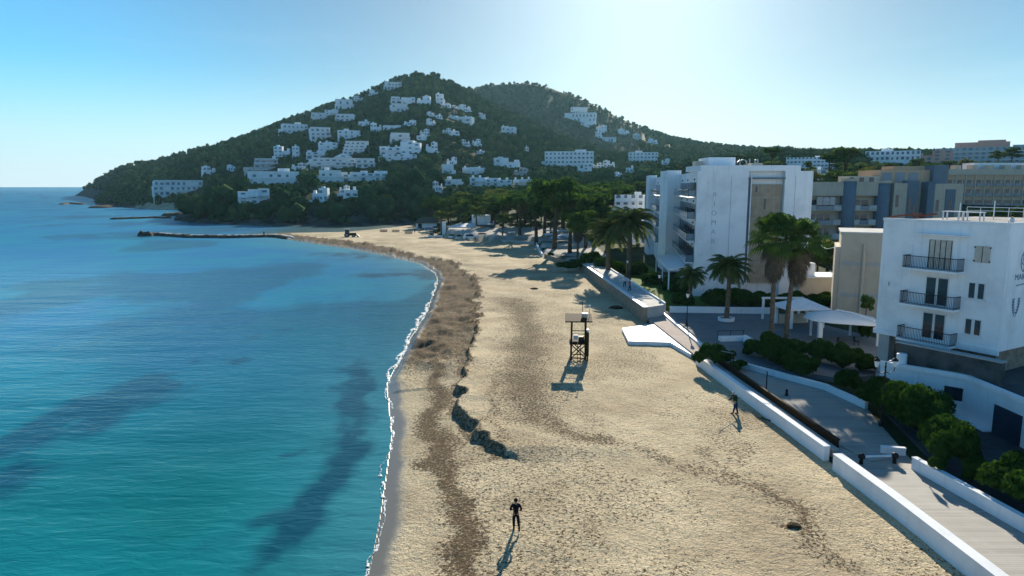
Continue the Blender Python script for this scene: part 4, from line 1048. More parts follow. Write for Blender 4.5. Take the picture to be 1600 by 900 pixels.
MB().tube([(0,0,.45),(2.0,.15,.45)], .075).build('pipe', WPAINT, t)
for x in (0, 2.05): MB().lathe([(.12,0),(.10,.3),(.19,.36),(.21,.5),(.15,.62),(.03,.66)], (x, .1*(x > 0))).build('end_post', IRON, t, True)
t = thing('bollard', 'small black bollard alone on the shaded boardwalk', 'bollard', (*G(1229,618,1.6), 1.6))
MB().lathe([(.16,0),(.13,.08),(.08,.35),(.12,.42),(.03,.55)]).build('post', IRON, t, True)
o = MB().box(0, 2.1, 0, 3.4, 0, .05); t = o.build('wooden_mat', DECK); t.location = (21.6, 39.2, 1.61); t.rotation_euler = (0, 0, R(14))
tag(t, 'raised wooden mat laid over the boardwalk beside the short stub wall', 'mat')

# ------------------------------------------------------------------ lamps
def lantern(parent, x, y, z, s=1.0):
    MB().lathe([(.05*s,z),(.10*s,z+.05),(.17*s,z+.38*s)], (x, y), 6).build('lantern_glass', plain('frosted_lantern', (.85,.85,.82), .3), parent)
    MB().lathe([(.20*s,z+.382*s),(.16*s,z+.46*s),(.05*s,z+.56*s),(.02*s,z+.66*s)], (x, y), 6).build('lantern_cap', IRON, parent)
def lamp(x, y, z, h, label, double=False):
    t = thing('street_lamp', label, 'street lamp', (x, y, z))
    MB().lathe([(.17,0),(.15,.25),(.08,.35),(.06,.9),(.05,h-.3),(.07,h-.15),(.04,h-.02)]).build('post', IRON, t, True)
    if double:
        for s in (-1, 1):
            MB().tube([(0,0,h-.5),(s*.3,0,h-.62),(s*.58,0,h-.45),(s*.62,0,h-.2)], .03, 6).build('arm', IRON, t); lantern(t, s*.62, 0, h-.19, 1.15)
        MB().lathe([(.04,h-.01),(.06,h+.08),(.01,h+.2)]).build('finial', IRON, t)
    else: lantern(t, 0, 0, h, 1.25)
lamp(25.45, 45.2, 1.7, 4.35, 'double armed black street lamp rising out of the bushes by the low white house', True)
lamp(20.45, 78.4, 1.95, 3.3, 'black lamp post with one lantern at the courtyard corner')
lamp(20.6, 94.5, 2.3, 3.1, 'lamp with a bright lantern on the lawn in front of the hotel porch')
lamp(19.9, 117, 2.3, 2.7, 'lamp with a bright lantern under the big date palms')

# ------------------------------------------------------------------ the tall blank-walled beach hotel
X0, Y0, Z0 = 28.2, 105.0, 2.2
HS = .93   # it stands a little nearer than first measured: its shadow reaches the sand by the board fence
t = thing('hotel_building', 'tall white beach hotel with a blank front wall and fading vertical letters', 'hotel', (X0*HS, Y0*HS, 18+(Z0-18)*HS)); t.scale = (HS, HS, HS)
w1 = MB()
w1.prism([(0,0),(14.0,0),(14.0,.9),(13.2,.9)][:1]+[(7.75,0),(7.75,1.0),(13.3,1.0),(13.3,0),(17.55,0),(25,60),(14,68),(4.8,30)], -3, 18.2)
o = w1.build('wall', WHITE2, t)
w2 = MB().box(.4, 15.6, .003, 9, 18.2, 19.05); w2.build('parapet', WHITE2, t)
MB().prism([(2.2,30.1),(4.85,30.1),(6.2,40),(2.9,40)], -1, 19.0).build('stair_pier', WHITE2, t)
MB().prism([(3.45,40.05),(6.1,40.05),(13.5,66),(7.3,66)], -1, 18.0).build('rear_wing', WHITE2, t)
MB().prism([(5.4,64.5),(7.25,64.5),(8.9,72),(6.2,72)], -1, 18.6).build('rear_pier', WHITE2, t)
brick = plain('perforated_screen', (.40, .32, .23), .9, (.30, .24, .17), 1.1, bscale=14, bdist=.05)
scr = MB().box(8.35, 13.05, .55, .99, 1, 16.2); so_ = scr.build('stair_screen', brick, t)
jt = MB(); [jt.box(8.36, 13.04, .535, .545, z-.03, z+.03) for z in (4.2, 7.6, 11.0, 14.2)]; [jt.box(x-.025, x+.025, .53, .534, 1, 16.2) for x in (9.5, 10.7, 11.9)]
jt.build('panel_joint', GREYW, so_)
for (x, z, h) in ((11.3, 2, 1.4), (10.55, 7.2, 2.2), (12.2, 4.6, 1.2), (10.6, 12.4, 1.6), (9.2, 15.0, .9)):
    MB().box(x-.13, x+.13, .50, .529, z, z+h).build('slit_window', GLASS, so_)
MB().box(7.76, 8.34, .7, .98, 1, 17.0).build('corner_strip', BLUEG, t)
MB().box(7.7, 13.35, -.08, .98, 17.0, 17.22).build('lintel', BLUEG, t)
MB().tube([(8.15,-.12,-.5),(8.15,-.12,17.6)], .09).build('drain_pipe', WPAINT, t)
for x in (5.15, 14.9): MB().box(x-.03, x+.03, -.02, -.003, 2, 17.5).build('expansion_joint', GREYW, t)
def side_balconies(x0, y0, ux, uy, L, zs, n, t):
    for z in zs:
        b = MB(); nx, ny = -uy, ux      # outward (left)
        def q(s, d): return (x0+ux*s+nx*d, y0+uy*s+ny*d)
        b.prism([q(0,0), q(0,1.15), q(L,1.15), q(L,0)][::-1], z-.14, z+.02); s_ = b.build('balcony', WPAINT, t)
        r = MB(); r.prism([q(0,1.10), q(0,1.15), q(L,1.15), q(L,1.10)][::-1], z+.08, z+1.1); r.prism([q(0,.05), q(0,1.09), q(.05,1.09), q(.05,.05)][::-1], z+.08, z+1.1)
        r.build('glass_rail', PANEL, s_)
        h = MB(); h.beam((*q(0,1.125), z+1.13), (*q(L,1.125), z+1.13), .07)
        for i in range(n+1): h.beam((*q(L*i/n, 1.125), z), (*q(L*i/n, 1.125), z+1.13), .06)
        h.build('handrail', IRON, s_)
        for i in range(n):
            a = (i+.15)*L/n; c = (i+.85)*L/n
            MB().prism([q(a,-.02), q(a,.03), q(c,.03), q(c,-.02)][::-1], z+.05, z+2.3).build('terrace_door', GLASS, t)
        for i in range(0, n, 3):
            c = q((i+.5)*L/n, .05); MB().tube([(c[0]+.0, c[1], z+2.75), (c[0]-.14, c[1], z+2.75)], .14, 8).build('vent_hole', IRON, t)
ul = math.hypot(4.8, 30)
side_balconies(.05, .9, 4.8/ul, 30/ul, 29, (14.2, 10.85, 7.5, 4.15), 8, t)
ur = math.hypot(3.85, 26)
side_balconies(3.5, 40.3, 3.85/ur, 26/ur, 23.5, (14.0, 10.7, 7.4, 4.1), 6, t)
MB().prism([(-3.4,3),(-.2,3),(3.2,24),(-.8,24)], 2.6, [2.85,3.4,3.4,2.85]).build('porch_roof', WPAINT, t)
for (x, y) in ((-3.1,3.4),(-.9,23.5),(-2.0,13)): MB().tube([(x,y,-.5),(x,y,2.6)], .12).build('porch_post', WPAINT, t)
pc = MB(); pc.box(2.7, 6.9, 4, 10, 19.06, 20.4); pc.build('penthouse', WHITE, t)
MB().box(1.2, 2.3, 6, 8, 19.06, 19.9).build('chimney', CREAM, t); MB().box(9.5, 11.2, 4, 6, 19.06, 19.5).build('chimney', CREAM, t)
def text_mesh(s, size, mat, parent, name, extr=.02, loc=(0,0,0), rot=(0,0,0)):
    cu = bpy.data.curves.new(name, 'FONT'); cu.body = s; cu.size = size; cu.extrude = extr; cu.align_x = 'CENTER'; cu.offset = 0
    tmp = bpy.data.objects.new('tmp', cu); COL.objects.link(tmp)
    dg = bpy.context.evaluated_depsgraph_get(); me = bpy.data.meshes.new_from_object(tmp.evaluated_get(dg))
    bpy.data.objects.remove(tmp); bpy.data.curves.remove(cu); me.materials.clear()
    o = link(name, me, parent, mat); o.location = loc; o.rotation_euler = rot; return o
fade = plain('faded_letter_paint', (.36,.41,.45), .8, (.50,.54,.56), 1.5)
for i, ch in enumerate('RIOMAR'):
    text_mesh(ch, 1.05, fade, t, 'letter', .015, (2.7, -.02, 14.35-i*1.43), (math.pi/2, 0, 0))
t = thing('roof_sign', 'rusty open frame roof sign with hotel letters seen from behind', 'sign', ((X0+13.6)*HS, (Y0+22)*HS, 18+(Z0+18.3-18)*HS)); t.scale = (HS, HS, HS)
fr = MB()
for x in np.linspace(-3.4, 3.4, 6): fr.beam((x,0,0),(x,0,3.0),.08); fr.beam((x,0,2.8),(x,1.6,0),.06)
for z in (.9, 2.9): fr.beam((-3.4,0,z),(3.4,0,z),.07)
fr.build('frame', IRON, t)
for i, ch in enumerate('RIOMAR'): text_mesh(ch, 1.9, STEEL, t, 'letter', .04, (2.9-i*1.16, .08, 1.2), (math.pi/2, 0, math.pi))

# ------------------------------------------------------------------ beige apartment block behind, with its blue grey shafts
Xa, Ya, Za = 65.0, 150.0, 3.2
t = thing('apartment_building', 'beige concrete apartment block with deep balconies and blue grey round shafts', 'building', (Xa, Ya, Za))
k = 1/7.12   # metres per picture pixel there
MB().box(.2, 33.5, 1.6, 16, -1, 15.4).build('wall', BEIGE, t)
MB().box(0, 17.0, 0, 1.55, 12.9, 15.9).build('parapet', BEIGE, t)
for i, z in enumerate((.4, 3.5, 6.6, 9.7)):
    for (x0, x1) in ((.2, 6.9), (9.9, 14.6)):
        b = MB().box(x0, x1, -.1, 1.59, z-.12, z+.08).build('balcony', BEIGE, t)
        MB().box(x0, x0+1.1, -.12, .05, z+.081, z+1.15).build('balcony_end', CONC, b); MB().box(x1-1.6, x1, -.12, .05, z+.081, z+1.15).build('balcony_end', CONC, b)
        MB().box(x0+1.11, x1-1.61, -.08, -.03, z+.15, z+1.0).build('glass_rail', PANEL, b)
        for (a, c_) in ((.3, 1.8), (2.1, 3.6), (3.9, 5.0)):
            if x0+c_ < x1-.3: MB().box(x0+a, x0+c_, 1.56, 1.597, z+.1, z+2.3).build('window', GLASS, t)
aw = MB(); [aw.add([(1.6+i*1.5, -.05, 11.0),(3.0+i*1.5, -.05, 11.0),(3.0+i*1.5, .6, 12.7),(1.6+i*1.5, .6, 12.7),(1.6+i*1.5, -.01, 10.98),(3.0+i*1.5, -.01, 10.98),(3.0+i*1.5, .64, 12.68),(1.6+i*1.5, .64, 12.68)], [(0,1,2,3),(7,6,5,4),(0,4,5,1),(2,6,7,3),(1,5,6,2),(3,7,4,0)]).build('sun_blind', SHUT, t) if False else None for i in range(3)]
for i in range(3): MB().box(1.5+i*1.35, 2.75+i*1.35, -.02, .03, 10.9, 12.6).build('sun_blind', STEEL, t)
for (x, r, h) in ((8.5, 1.55, 16.6), (16.0, 1.5, 16.2)):
    MB().lathe([(r,-1),(r,h-.6)], (x, .6), 20).build('shaft', BLUEG, t, True); MB().lathe([(r+.12,h-.598),(r+.12,h)], (x, .6), 20).build('shaft_cap', BEIGE, t)
MB().box(17.8, 20.6, -.6, 1.59, -1, 15.6).build('stair_tower', BEIGE, t)
MB().box(20.7, 23.4, -.2, 1.59, -1, 16.2).build('stair_tower', BLUEG, t)
MB().box(24.9, 26.4, -1, 1.59, -1, 15.9).build('stair_tower', BLUEG, t)
MB().box(26.5, 32.8, -.6, 1.59, -1, 15.5).build('stair_tower', BEIGE, t)
MB().box(29.0, 31.1, -.75, -.603, -1, 14.3).build('recess_panel', BLUEG, t)
for (x, z, h, y) in ((18.6,10.5,2.6,-.66),(21.6,9.5,3,-.26),(22.6,8.5,2.5,-.26),(21.6,3.5,3,-.26),(27.4,9.5,2.5,-.66),(27.4,5,2.2,-.66),(30,9.2,3,-.8),(30,4.4,2.6,-.8)):
    MB().box(x-.3, x+.3, y, y+.05, z, z+h).build('window', GLASS, t)
MB().box(18, 32, 6, 16, 15.4, 18.6).build('upper_storey', TAN, t)
for x in (19.5, 22.5, 25.5): MB().box(x-1.1, x+1.1, 5.95, 5.997, 16.0, 18.0).build('window', PANEL, t)
MB().box(29.2, 32.5, 4.6, 12, 15.51, 19.6).build('lift_tower', BLUEG, t); MB().box(22, 31, 8, 13, 18.61, 19.5).build('roof_house', TAN, t)
MB().box(10, 17.5, 5, 9, 15.41, 17.2).build('roof_house', CREAM, t)
for x in (11.2, 13.4, 15.6): MB().box(x-.5, x+.5, 4.95, 4.997, 15.5, 16.9).build('window', GLASS, t)
# brown wing with arched windows
Xb, Yb, Zb = 142.5, 232.0, 8.0
t = thing('hotel_building', 'brown hotel wing with arched balcony openings and lit roof turrets', 'hotel', (Xb, Yb, Zb))
MB().box(0, 46, .6, 14, -3, 15.4).build('wall', TAN, t)
MB().box(-.3, 46.3, .1, .58, 14.0, 15.9).build('parapet', CREAM, t)
for i in range(14):
    x = 2.0+i*3.25
    for kf in range(4):
        z = .4+kf*3.35
        w_ = MB(); w_.prism([(x-1.15,.50),(x+1.15,.50),(x+1.15,.597),(x-1.15,.597)], z, z+1.9)
        if kf == 2: w_.box(x-.8, x+.8, .50, .597, z+1.901, z+2.25)
        wo = w_.build('window', GLASS, t)
        MB().box(x-1.2, x+1.2, .2, .495, z-.15, z+.75).build('balcony_front', PANEL, wo)
        if kf > 1: MB().box(x+.35, x+.75, .45, .498, z+.76, z+1.85).build('curtain', CREAM, wo)
    MB().box(x-1.55-.2, x-1.55+.2, .3, .597, -1, 13.9).build('pilaster', CREAM, t)
for i in range(8): MB().box(1.5+i*5.6, 3.6+i*5.6, 2, 4.5, 15.41, 17.3).build('roof_turret', CREAM, t)
MB().box(16, 34, 6, 12, 15.41, 18.2).build('penthouse', WHITE, t)

# ------------------------------------------------------------------ the near white apartment house with balconies
ca, cb = Vector((30.4, 56.0, 0)), Vector((35.0, 48.0, 0)); fd = (cb-ca); FL = fd.length; fa_ = math.atan2(fd.y, fd.x)
t = thing('apartment_house', 'near white four storey house with three iron balconies and painted emblems', 'house', (30.4, 56.0, 3.0), fa_)
# local frame: x along the left face, y inwards
MB().prism([(0,0),(FL,0),(FL,17),(0,14)], 3.2, 12.3).build('wall', WHITE, t)
MB().prism([(.15,.5),(FL-.3,.5),(FL-.3,16),(.15,13.5)], -1.5, 3.197).build('ground_floor', STONE, t)
MB().prism([(-.1,-.15),(FL+.1,-.15),(FL+.1,-.003),(-.1,-.003)], 2.95, 3.35).build('string_course', WHITE, t)
for (x, w_) in ((.35, .9), (2.9, .5)): MB().box(x, x+w_, -.02, .497, -1.5, 2.94).build('pilaster', GREYW, t)
MB().box(1.45, 2.7, .44, .497, .6, 2.2).build('garage_opening', GLASS, t)
MB().prism([(.3,.5),(FL-.4,.5),(FL-.4,16.5),(.3,13.5)], 12.304, 12.34).build('roof_deck', ROOFM, t)
pr = MB(); pr.box(-.05, FL+.05, -.05, .25, 12.303, 12.5); pr.build('parapet_coping', WPAINT, t)
MB().box(FL-.2, FL+.05, .26, 17, 12.303, 12.5).build('parapet_coping', WPAINT, t)
def lx(px, d=0):   # along-face distance of a picture column
    lo_, hi_ = -1.0, FL+1
    for _ in range(40):
        m_ = (lo_+hi_)/2; p = ca+fd.normalized()*m_
        if PX(p.x, p.y, 10)[0] < px: lo_ = m_
        else: hi_ = m_
    return m_
xd0, xd1 = lx(1447), lx(1481)
for n_, (zf, kind) in enumerate(((5.85, 'open'), (8.75-3+0, 'x'), (8.72, 'shut'))):
    pass
for zf, kind in ((3.12, 'door'), (5.92, 'door'), (8.76, 'shutter')):
    b0, b1 = lx(1418), lx(1503)
    s_ = MB().box(b0, b1, -1.05, -.003, zf-.16, zf); so_ = s_.build('balcony', WHITE, t)
    r = MB(); 
    for (p, q_) in (((b0+.04,-1.0),(b1-.04,-1.0)), ((b0+.04,-1.0),(b0+.04,-.05)), ((b1-.04,-1.0),(b1-.04,-.05))):
        r.beam((*p, zf+.95), (*q_, zf+.95), .05); r.beam((*p, zf+.12), (*q_, zf+.12), .03)
        L_ = math.hypot(q_[0]-p[0], q_[1]-p[1]); nb = int(L_/.115)
        for i in range(nb+1):
            f_ = i/max(1, nb); x_, y_ = p[0]+(q_[0]-p[0])*f_, p[1]+(q_[1]-p[1])*f_; r.beam((x_, y_, zf), (x_, y_, zf+.95), .022)
    r.build('railing', IRON, so_)
    d = MB().box(xd0-.05, xd1+.05, -.045, -.003, zf+.02, zf+2.25)
    if kind == 'door':
        do = d.build('balcony_door', FRAMEM, t); mid = (xd0+xd1)/2
        for (a, c_) in ((xd0+.03, mid-.10), (mid+.10, xd1-.03)): MB().box(a, c_, -.07, -.047, zf+.1, zf+2.15).build('door_glass', GLASS, do)
    else:
        do = d.build('balcony_shutter', SHUT, t); sl_m = MB()
        for i in range(5):
            x_ = xd0+(xd1-xd0)*i/4; sl_m.box(x_-.02, x_+.02, -.075, -.048, zf+.05, zf+2.2)
        sl_m.build('shutter_joint', IRON, do)
MB().box(lx(1430), lx(1506), -.45, -.003, 11.35, 11.45).build('canopy_strip', WPAINT, t)
for zf in (4.2, 6.9):
    a, c_ = lx(1514), lx(1537); f_ = MB().box(a-.06, c_+.06, -.05, -.003, zf-.06, zf+1.16).build('window', FRAMEM, t); mid = (a+c_)/2
    for (p, q_) in ((a, mid-.12), (mid+.12, c_)): MB().box(p, q_, -.075, -.052, zf, zf+1.1).build('pane', GLASS, f_)
    MB().box(a-.15, c_+.15, -.14, -.052, zf-.16, zf-.07).build('sill', WPAINT, f_)
a, c_ = lx(1517), lx(1541); f_ = MB().box(a, c_, -.06, -.003, 9.55, 10.75).build('window_shutter', SHUT, t)
MB().box((a+c_)/2-.02, (a+c_)/2+.02, -.08, -.062, 9.55, 10.75).build('shutter_joint', IRON, f_)
for zz in (9.6, 10.6):
    for xx in (a, c_): MB().box(xx-.05, xx+.05, -.09, -.064, zz, zz+.1).build('hinge', IRON, f_)
MB().box(lx(1388), lx(1390), -.02, -.003, 7.0, 7.35).build('crack', GREYW, t)
# painted emblems and lettering on the right hand wall (it faces x in the local frame)
SIGNP = plain('sign_paint', (.12, .20, .28), .8, (.16, .25, .33), 3)
def on_right(o, s, z): o.location = (FL+.012, s, z); o.rotation_euler = (math.pi/2, 0, math.pi/2); return o
def rp(px):       # run along the right hand wall
    lo_, hi_ = 0, 16
    dn = Vector((-fd.y, fd.x, 0)).normalized()
    for _ in range(40):
        m_ = (lo_+hi_)/2; p = cb+dn*m_
        if PX(p.x, p.y, 10)[0] < px: lo_ = m_
        else: hi_ = m_
    return m_
s0, s1 = rp(1580), rp(1603)
tx = text_mesh('MARS', .62, SIGNP, t, 'painted_lettering', .01); on_right(tx, (s0+s1)/2, 8.35); tx.scale = (1.15, 1, 1)
ec = (rp(1596), 9.7); em = MB()
def ring(em, c, rx, rz, n=28, w_=.035):
    for i in range(n):
        a0, a1 = 2*math.pi*i/n, 2*math.pi*(i+1)/n
        em.beam((FL+.01, c[0]+rx*math.cos(a0), c[1]+rz*math.sin(a0)), (FL+.01, c[0]+rx*math.cos(a1), c[1]+rz*math.sin(a1)), w_)
ring(em, ec, .62, .80, w_=.05); ring(em, ec, .36, .36)
for i in range(6):
    a0 = math.pi*i/3+.3; em.beam((FL+.01, ec[0]+.36*math.cos(a0), ec[1]+.36*math.sin(a0)), (FL+.01, ec[0]+.6*math.cos(a0), ec[1]+.76*math.sin(a0)), .035)
em.build('painted_emblem', SIGNP, t)
em = MB(); em.beam((FL+.01, s0+.5, 7.95), (FL+.01, s1+1.2, 8.1), .06); em.build('painted_stroke', SIGNP, t)
em = MB(); cz = 6.2; cx_ = rp(1588)
for sg_ in (-1, 1):
    P_ = [(cx_+sg_*(.06+.35*math.sin(q_*1.9)), cz-.55+1.2*q_) for q_ in np.linspace(0, 1, 7)]
    for p, q_ in zip(P_[:-1], P_[1:]): em.beam((FL+.01, *p), (FL+.01, *q_), .03)
    for i, (yy, zz) in enumerate(P_[1:]):
        for dd in (-1, 1): em.beam((FL+.01, yy, zz), (FL+.01, yy+dd*.16, zz+.16), .05)
em.build('painted_wheat_ears', SIGNP, t)
# roof terrace of that house
def roofpt(px, py, z):
    x, y = G(px, py, z); return x, y, z
m_ = thing('roof_railing', 'white pipe railing round the roof terrace of the near white house', 'railing', (30.4, 56, 15.5), fa_)
r = MB()
for yy in (9.5,):
    r.tube([(1.5,yy,.8),(FL-.2,yy,.8)], .03, 6); r.tube([(1.5,yy,.5),(FL-.2,yy,.5)], .025, 6)
    for x_ in np.linspace(1.5, FL-.2, 8): r.tube([(x_,yy,-.3),(x_,yy,.8)], .025, 6)
r.build('rails', WPAINT, m_)
bb = Matrix.Rotation(fa_, 3, 'Z')
def rl(x, y, z): v = bb @ Vector((x, y, 0)); return (30.4+v.x, 56+v.y, z)
for (x_, y_, lb) in ((2.6, 5.2, 'white plastic roof table farthest left on the near white roof'), (4.4, 4.8, 'white roof table in the middle of the near white roof'), (8.4, 6.2, 'white roof table beside the dark haired person')):
    q_ = thing('roof_table', lb, 'table', rl(x_, y_, 15.3), fa_)
    MB().box(-.7,.7,-.4,.4,.68,.74).build('table_top', WPAINT, q_)
    for sx_ in (-.6,.6):
        for sy_ in (-.3,.3): MB().box(sx_-.04, sx_+.04, sy_-.04, sy_+.04, 0, .678).build('leg', WPAINT, q_)
q_ = thing('roof_mast', 'thin white roof mast left on the near white house', 'mast', rl(2.2, 7, 15.3)); MB().tube([(0,0,0),(0,0,1.4)], .035).build('pole', WPAINT, q_)
q_ = thing('roof_mast', 'thin white roof mast right of the first on the near white house', 'mast', rl(4.6, 7.4, 15.3)); MB().tube([(0,0,0),(0,0,1.6)], .035).build('pole', WPAINT, q_)
q_ = thing('roof_cabin', 'white stair cabin with a flat roof at the right of the near white roof', 'cabin', rl(9.0, 11.5, 15.3), fa_)
MB().box(-1.4,1.6,-1.5,1.5,0,1.15).build('wall', WPAINT, q_); MB().box(-1.7,1.9,-1.8,1.8,1.151,1.3).build('roof', WPAINT, q_)
for (p, q2, lb) in (((-.2,1.0),(2.1,1.6),'upper reddish brown beam leaning over the left edge of the near white roof'), ((.9,2.6),(3.1,1.9),'dark brown beam lying on the near white roof behind the parapet')):
    o = MB().beam((*p, 12.55), (*q2, 12.9), .14).build('roof_beam', plain('rusty_beam', (.20,.07,.045), .8)); o.location = (30.4, 56, 3.0); o.rotation_euler = (0,0,fa_); tag(o, lb, 'beam')

# ------------------------------------------------------------------ low white house in front of it
t = thing('low_house', 'low white flat roofed house with a small dark window and a dark garage door', 'house', (32.3, 47.1, 1.6))
MB().prism([(0,0),(-4.0,3.9),(-1.5,6.4),(6.3,6),(9.5,-2),(9.5,-20),(0,-20)][::-1], -.6, 2.85).build('wall', WP, t)
MB().prism([(.05,.1),(-3.7,3.9),(-1.4,6.2),(6.2,5.8),(9.4,-2),(9.4,-19.9),(.2,-19.9)][::-1], 2.853, 2.88).build('roof', DARKROOF, t)
c1 = MB().prism([(-.12,-.1),(-4.1,3.8),(-3.95,4.1),(.18,.15),(.2,-20),(-.12,-20)][::-1], 2.854, 3.2); c1.build('roof_kerb', WP, t)
L_ = math.hypot(4, 3.9); ux, uy = -4/L_, 3.9/L_; nx, ny = -uy, ux
def fp(s, d): return (ux*s-abs(uy)*d*0+(-.70)*d, uy*s-.71*d)
wo = MB().prism([fp(.1,.0), fp(1.25,.0), fp(1.25,.06), fp(.1,.06)], 1.2, 2.15).build('window', GLASS, t)
MB().prism([fp(0,.0), fp(1.35,.0), fp(1.35,.10), fp(0,.10)], 1.06, 1.197).build('sill', WPAINT, wo)
MB().box(-.06, -.003, -5.6, -3.1, .06, 2.05).build('garage_door', plain('dark_blue_door', (.03,.045,.07), .6), t)
MB().box(-.55, -.003, -3.0, 0, .0, .14).build('door_step', WPAINT, t)
q_ = thing('roof_chimney', 'round white chimney stub at the corner of the low dark roof', 'chimney', (*G(1408,573,4.5), 4.48))
MB().lathe([(.36,0),(.36,1.0),(.30,1.05)], n=16).build('stack', WPAINT, q_)
t = thing('stone_retaining_wall', 'dark stained stone retaining wall under the near white house', 'wall', (30.9, 53.6, 4.4), fa_)
MB().box(1.2, 8.4, -2.0, -1.4, -.1, 1.7).build('wall_body', plain('dark_stained_stone', (.10, .10, .095), .9, (.05, .055, .05), .8, bscale=2, bdist=.08), t); MB().box(1.1, 8.5, -2.06, -1.34, 1.702, 1.8).build('coping', GREYW, t)
# beige house between
t = thing('stair_house', 'plain beige stuccoed building with a vertical pipe between hotel and near white house', 'building', (40.3, 83.5, 2.0), R(-24))
MB().box(0, 7.5, 0, 9, -1, 10.4).build('wall', BEIGE, t); MB().box(-.15, 7.6, -.15, 9.1, 10.402, 10.6).build('roof_slab', CONC, t)
MB().tube([(2.6,-.16,.2),(2.6,-.16,9.2)], .2).build('duct', CREAM, t)
for z in (2.6, 6.5): MB().box(.25, 7.2, -.03, -.003, z, z+.5).build('stain_band', GREYW, t)
MB().box(-.55, -.003, .1, 8, -1, 8.7).build('side_wing', BEIGE, t)
t = thing('garden_house', 'small cream walled house with a white roof block behind the twin fan palms', 'house', (41.2, 97, 2.2))
MB().box(0, 6.5, 0, 5, -1, 2.9).build('wall', CREAM, t); MB().box(-.2, 6.7, -.2, 5.2, 2.902, 3.1).build('roof', WPAINT, t); MB().box(.1, 2.6, 1.0, 4, 3.102, 4.9).build('roof_block', WHITE, t)
o = MB(); P_ = [(46.3,105.2,12.2),(44.8,100,10.6),(43.2,95,9.8),(41.6,90,9.9),(40.2,83.5,10.8)]
o = o.tube(P_, .035, 5).build('overhead_cable', WPAINT); tag(o, 'white cable sagging between the tall hotel and the beige stair house', 'cable')

# ------------------------------------------------------------------ courtyard things
t = thing('white_frame', 'white goalpost shaped pergola frame standing in the courtyard', 'pergola', (30.8, 82.5, 1.95))
MB().box(-.12,.12,-.12,.12,0,2.5).build('post', WPAINT, t); MB().box(4.3,4.54,-.12,.12,0,2.5).build('post', WPAINT, t); MB().box(-.2,4.9,-.13,.13,2.503,2.72).build('beam', WPAINT, t)
t = thing('pavilion', 'small open pavilion with a white hipped canopy roof', 'pavilion', (31.9, 76.6, 1.95), R(8))
MB().add([(-.6,-.5,2.3),(4.4,-.6,2.3),(4.8,3.8,2.3),(-.6,3.8,2.3),(3.0,2.4,3.1),(1.2,2.2,3.0),(-.6,-.5,2.15),(4.4,-.6,2.15),(4.8,3.8,2.15),(-.6,3.8,2.15)], [(0,1,4,5),(1,2,4),(2,3,5,4),(3,0,5),(0,6,7,1),(1,7,8,2),(2,8,9,3),(3,9,6,0),(9,8,7,6)]).build('canopy_roof', WPAINT, t)
for (x, y) in ((0,0),(3.9,0),(3.9,3.3),(0,3.3)): MB().box(x-.14,x+.14,y-.14,y+.14,0,2.148).build('post', WPAINT, t)
MB().box(.3, 3.7, 3.0, 3.2, 0, 1.1).build('counter', CREAM, t)
t = thing('shade_canopy', 'wide white membrane canopy on a central post with a bright ridge pipe', 'canopy', (33.9, 70.2, 1.95))
cen = (0.6, 1.6, 3.05); rim = [(-2.9,1.2,2.35),(-2.5,-.6,2.3),(-.9,-1.6,2.25),(1.6,-2.6,2.25),(3.6,-3.0,2.2),(4.1,.4,2.5),(3.2,3.4,2.55),(.8,4.2,2.6),(-1.5,3.4,2.5)]
v = [cen]+rim+[(x*.55+cen[0]*.45, y*.55+cen[1]*.45, z*.45+cen[2]*.55-.18) for x, y, z in rim]; n = len(rim)
f = [(0, n+1+i, n+1+(i+1) % n) for i in range(n)]+[(n+1+i, 1+i, 1+(i+1) % n, n+1+(i+1) % n) for i in range(n)]
v2 = [(x, y, z-.06) for x, y, z in v]; nn = len(v); f2 = [tuple(i+nn for i in q_[::-1]) for q_ in f]; f3 = [(1+i, 1+i+nn, 1+(i+1) % n+nn, 1+(i+1) % n) for i in range(n)]
MB().add(v+v2, f+f2+f3).build('membrane', stained('canvas', (.72,.74,.75), (.55,.58,.6)), t, True)
MB().tube([(.7,1.5,3.1),(1.9,.2,3.0),(3.6,-2.8,2.35)], .07).build('ridge_pipe', WPAINT, t)
MB().box(-2.05,-1.65,-.8,-.4,0,2.3).build('post', WPAINT, t)
for (x, y) in ((3.3,-2.2),(3.0,2.8),(-1.3,2.8)): MB().box(x-.1,x+.1,y-.1,y+.1,0,2.3).build('post', WPAINT, t)
for i, (x, y, lb) in enumerate(((31.2,67.5,'dark wicker cafe chair at the left under the wide canopy'),(33.4,67.9,'dark wicker cafe chair in the middle under the wide canopy'),(35.2,68.2,'dark wicker cafe chair at the right under the wide canopy'))):
    q_ = thing('cafe_chair', lb, 'chair', (x, y, 1.95), R(40*i), 'dark chairs under the wide canopy')
    MB().box(-.25,.25,-.25,.25,.42,.47).build('seat', IRON, q_); MB().box(-.25,.25,.21,.26,.471,.92).build('backrest', IRON, q_)
    for sx_ in (-.2,.2):
        for sy_ in (-.2,.2): MB().box(sx_-.02,sx_+.02,sy_-.02,sy_+.02,0,.419).build('leg', IRON, q_)
t = thing('round_planter', 'low round white planter ring round the foot of the courtyard palm', 'planter', (26.0, 81.4, 1.95))
MB().lathe([(.95,0),(1.0,.4),(.85,.42),(.8,.3)], n=20).build('ring', WPAINT, t)
MB().lathe([(.79,0),(.79,.3)], n=20).build('soil', DARKROOF, t)
t = thing('low_bench_wall', 'white bench like block in front of the dark courtyard shrubs', 'bench', (21.9, 70.0, 1.95), R(4))
MB().box(0,2.6,0,.8,0,.45).build('block', WPAINT, t); MB().box(2.35,2.65,-2.6,-.05,0,.7).build('side_wall', WPAINT, t); MB().tube([(0,1.2,.9),(3.0,1.2,.9)], .03).build('rail', IRON, t)
for i, x in enumerate((0.1, 1.5, 2.9)): MB().tube([(x,1.2,0),(x,1.2,.9)], .03).build('rail_post', IRON, t)

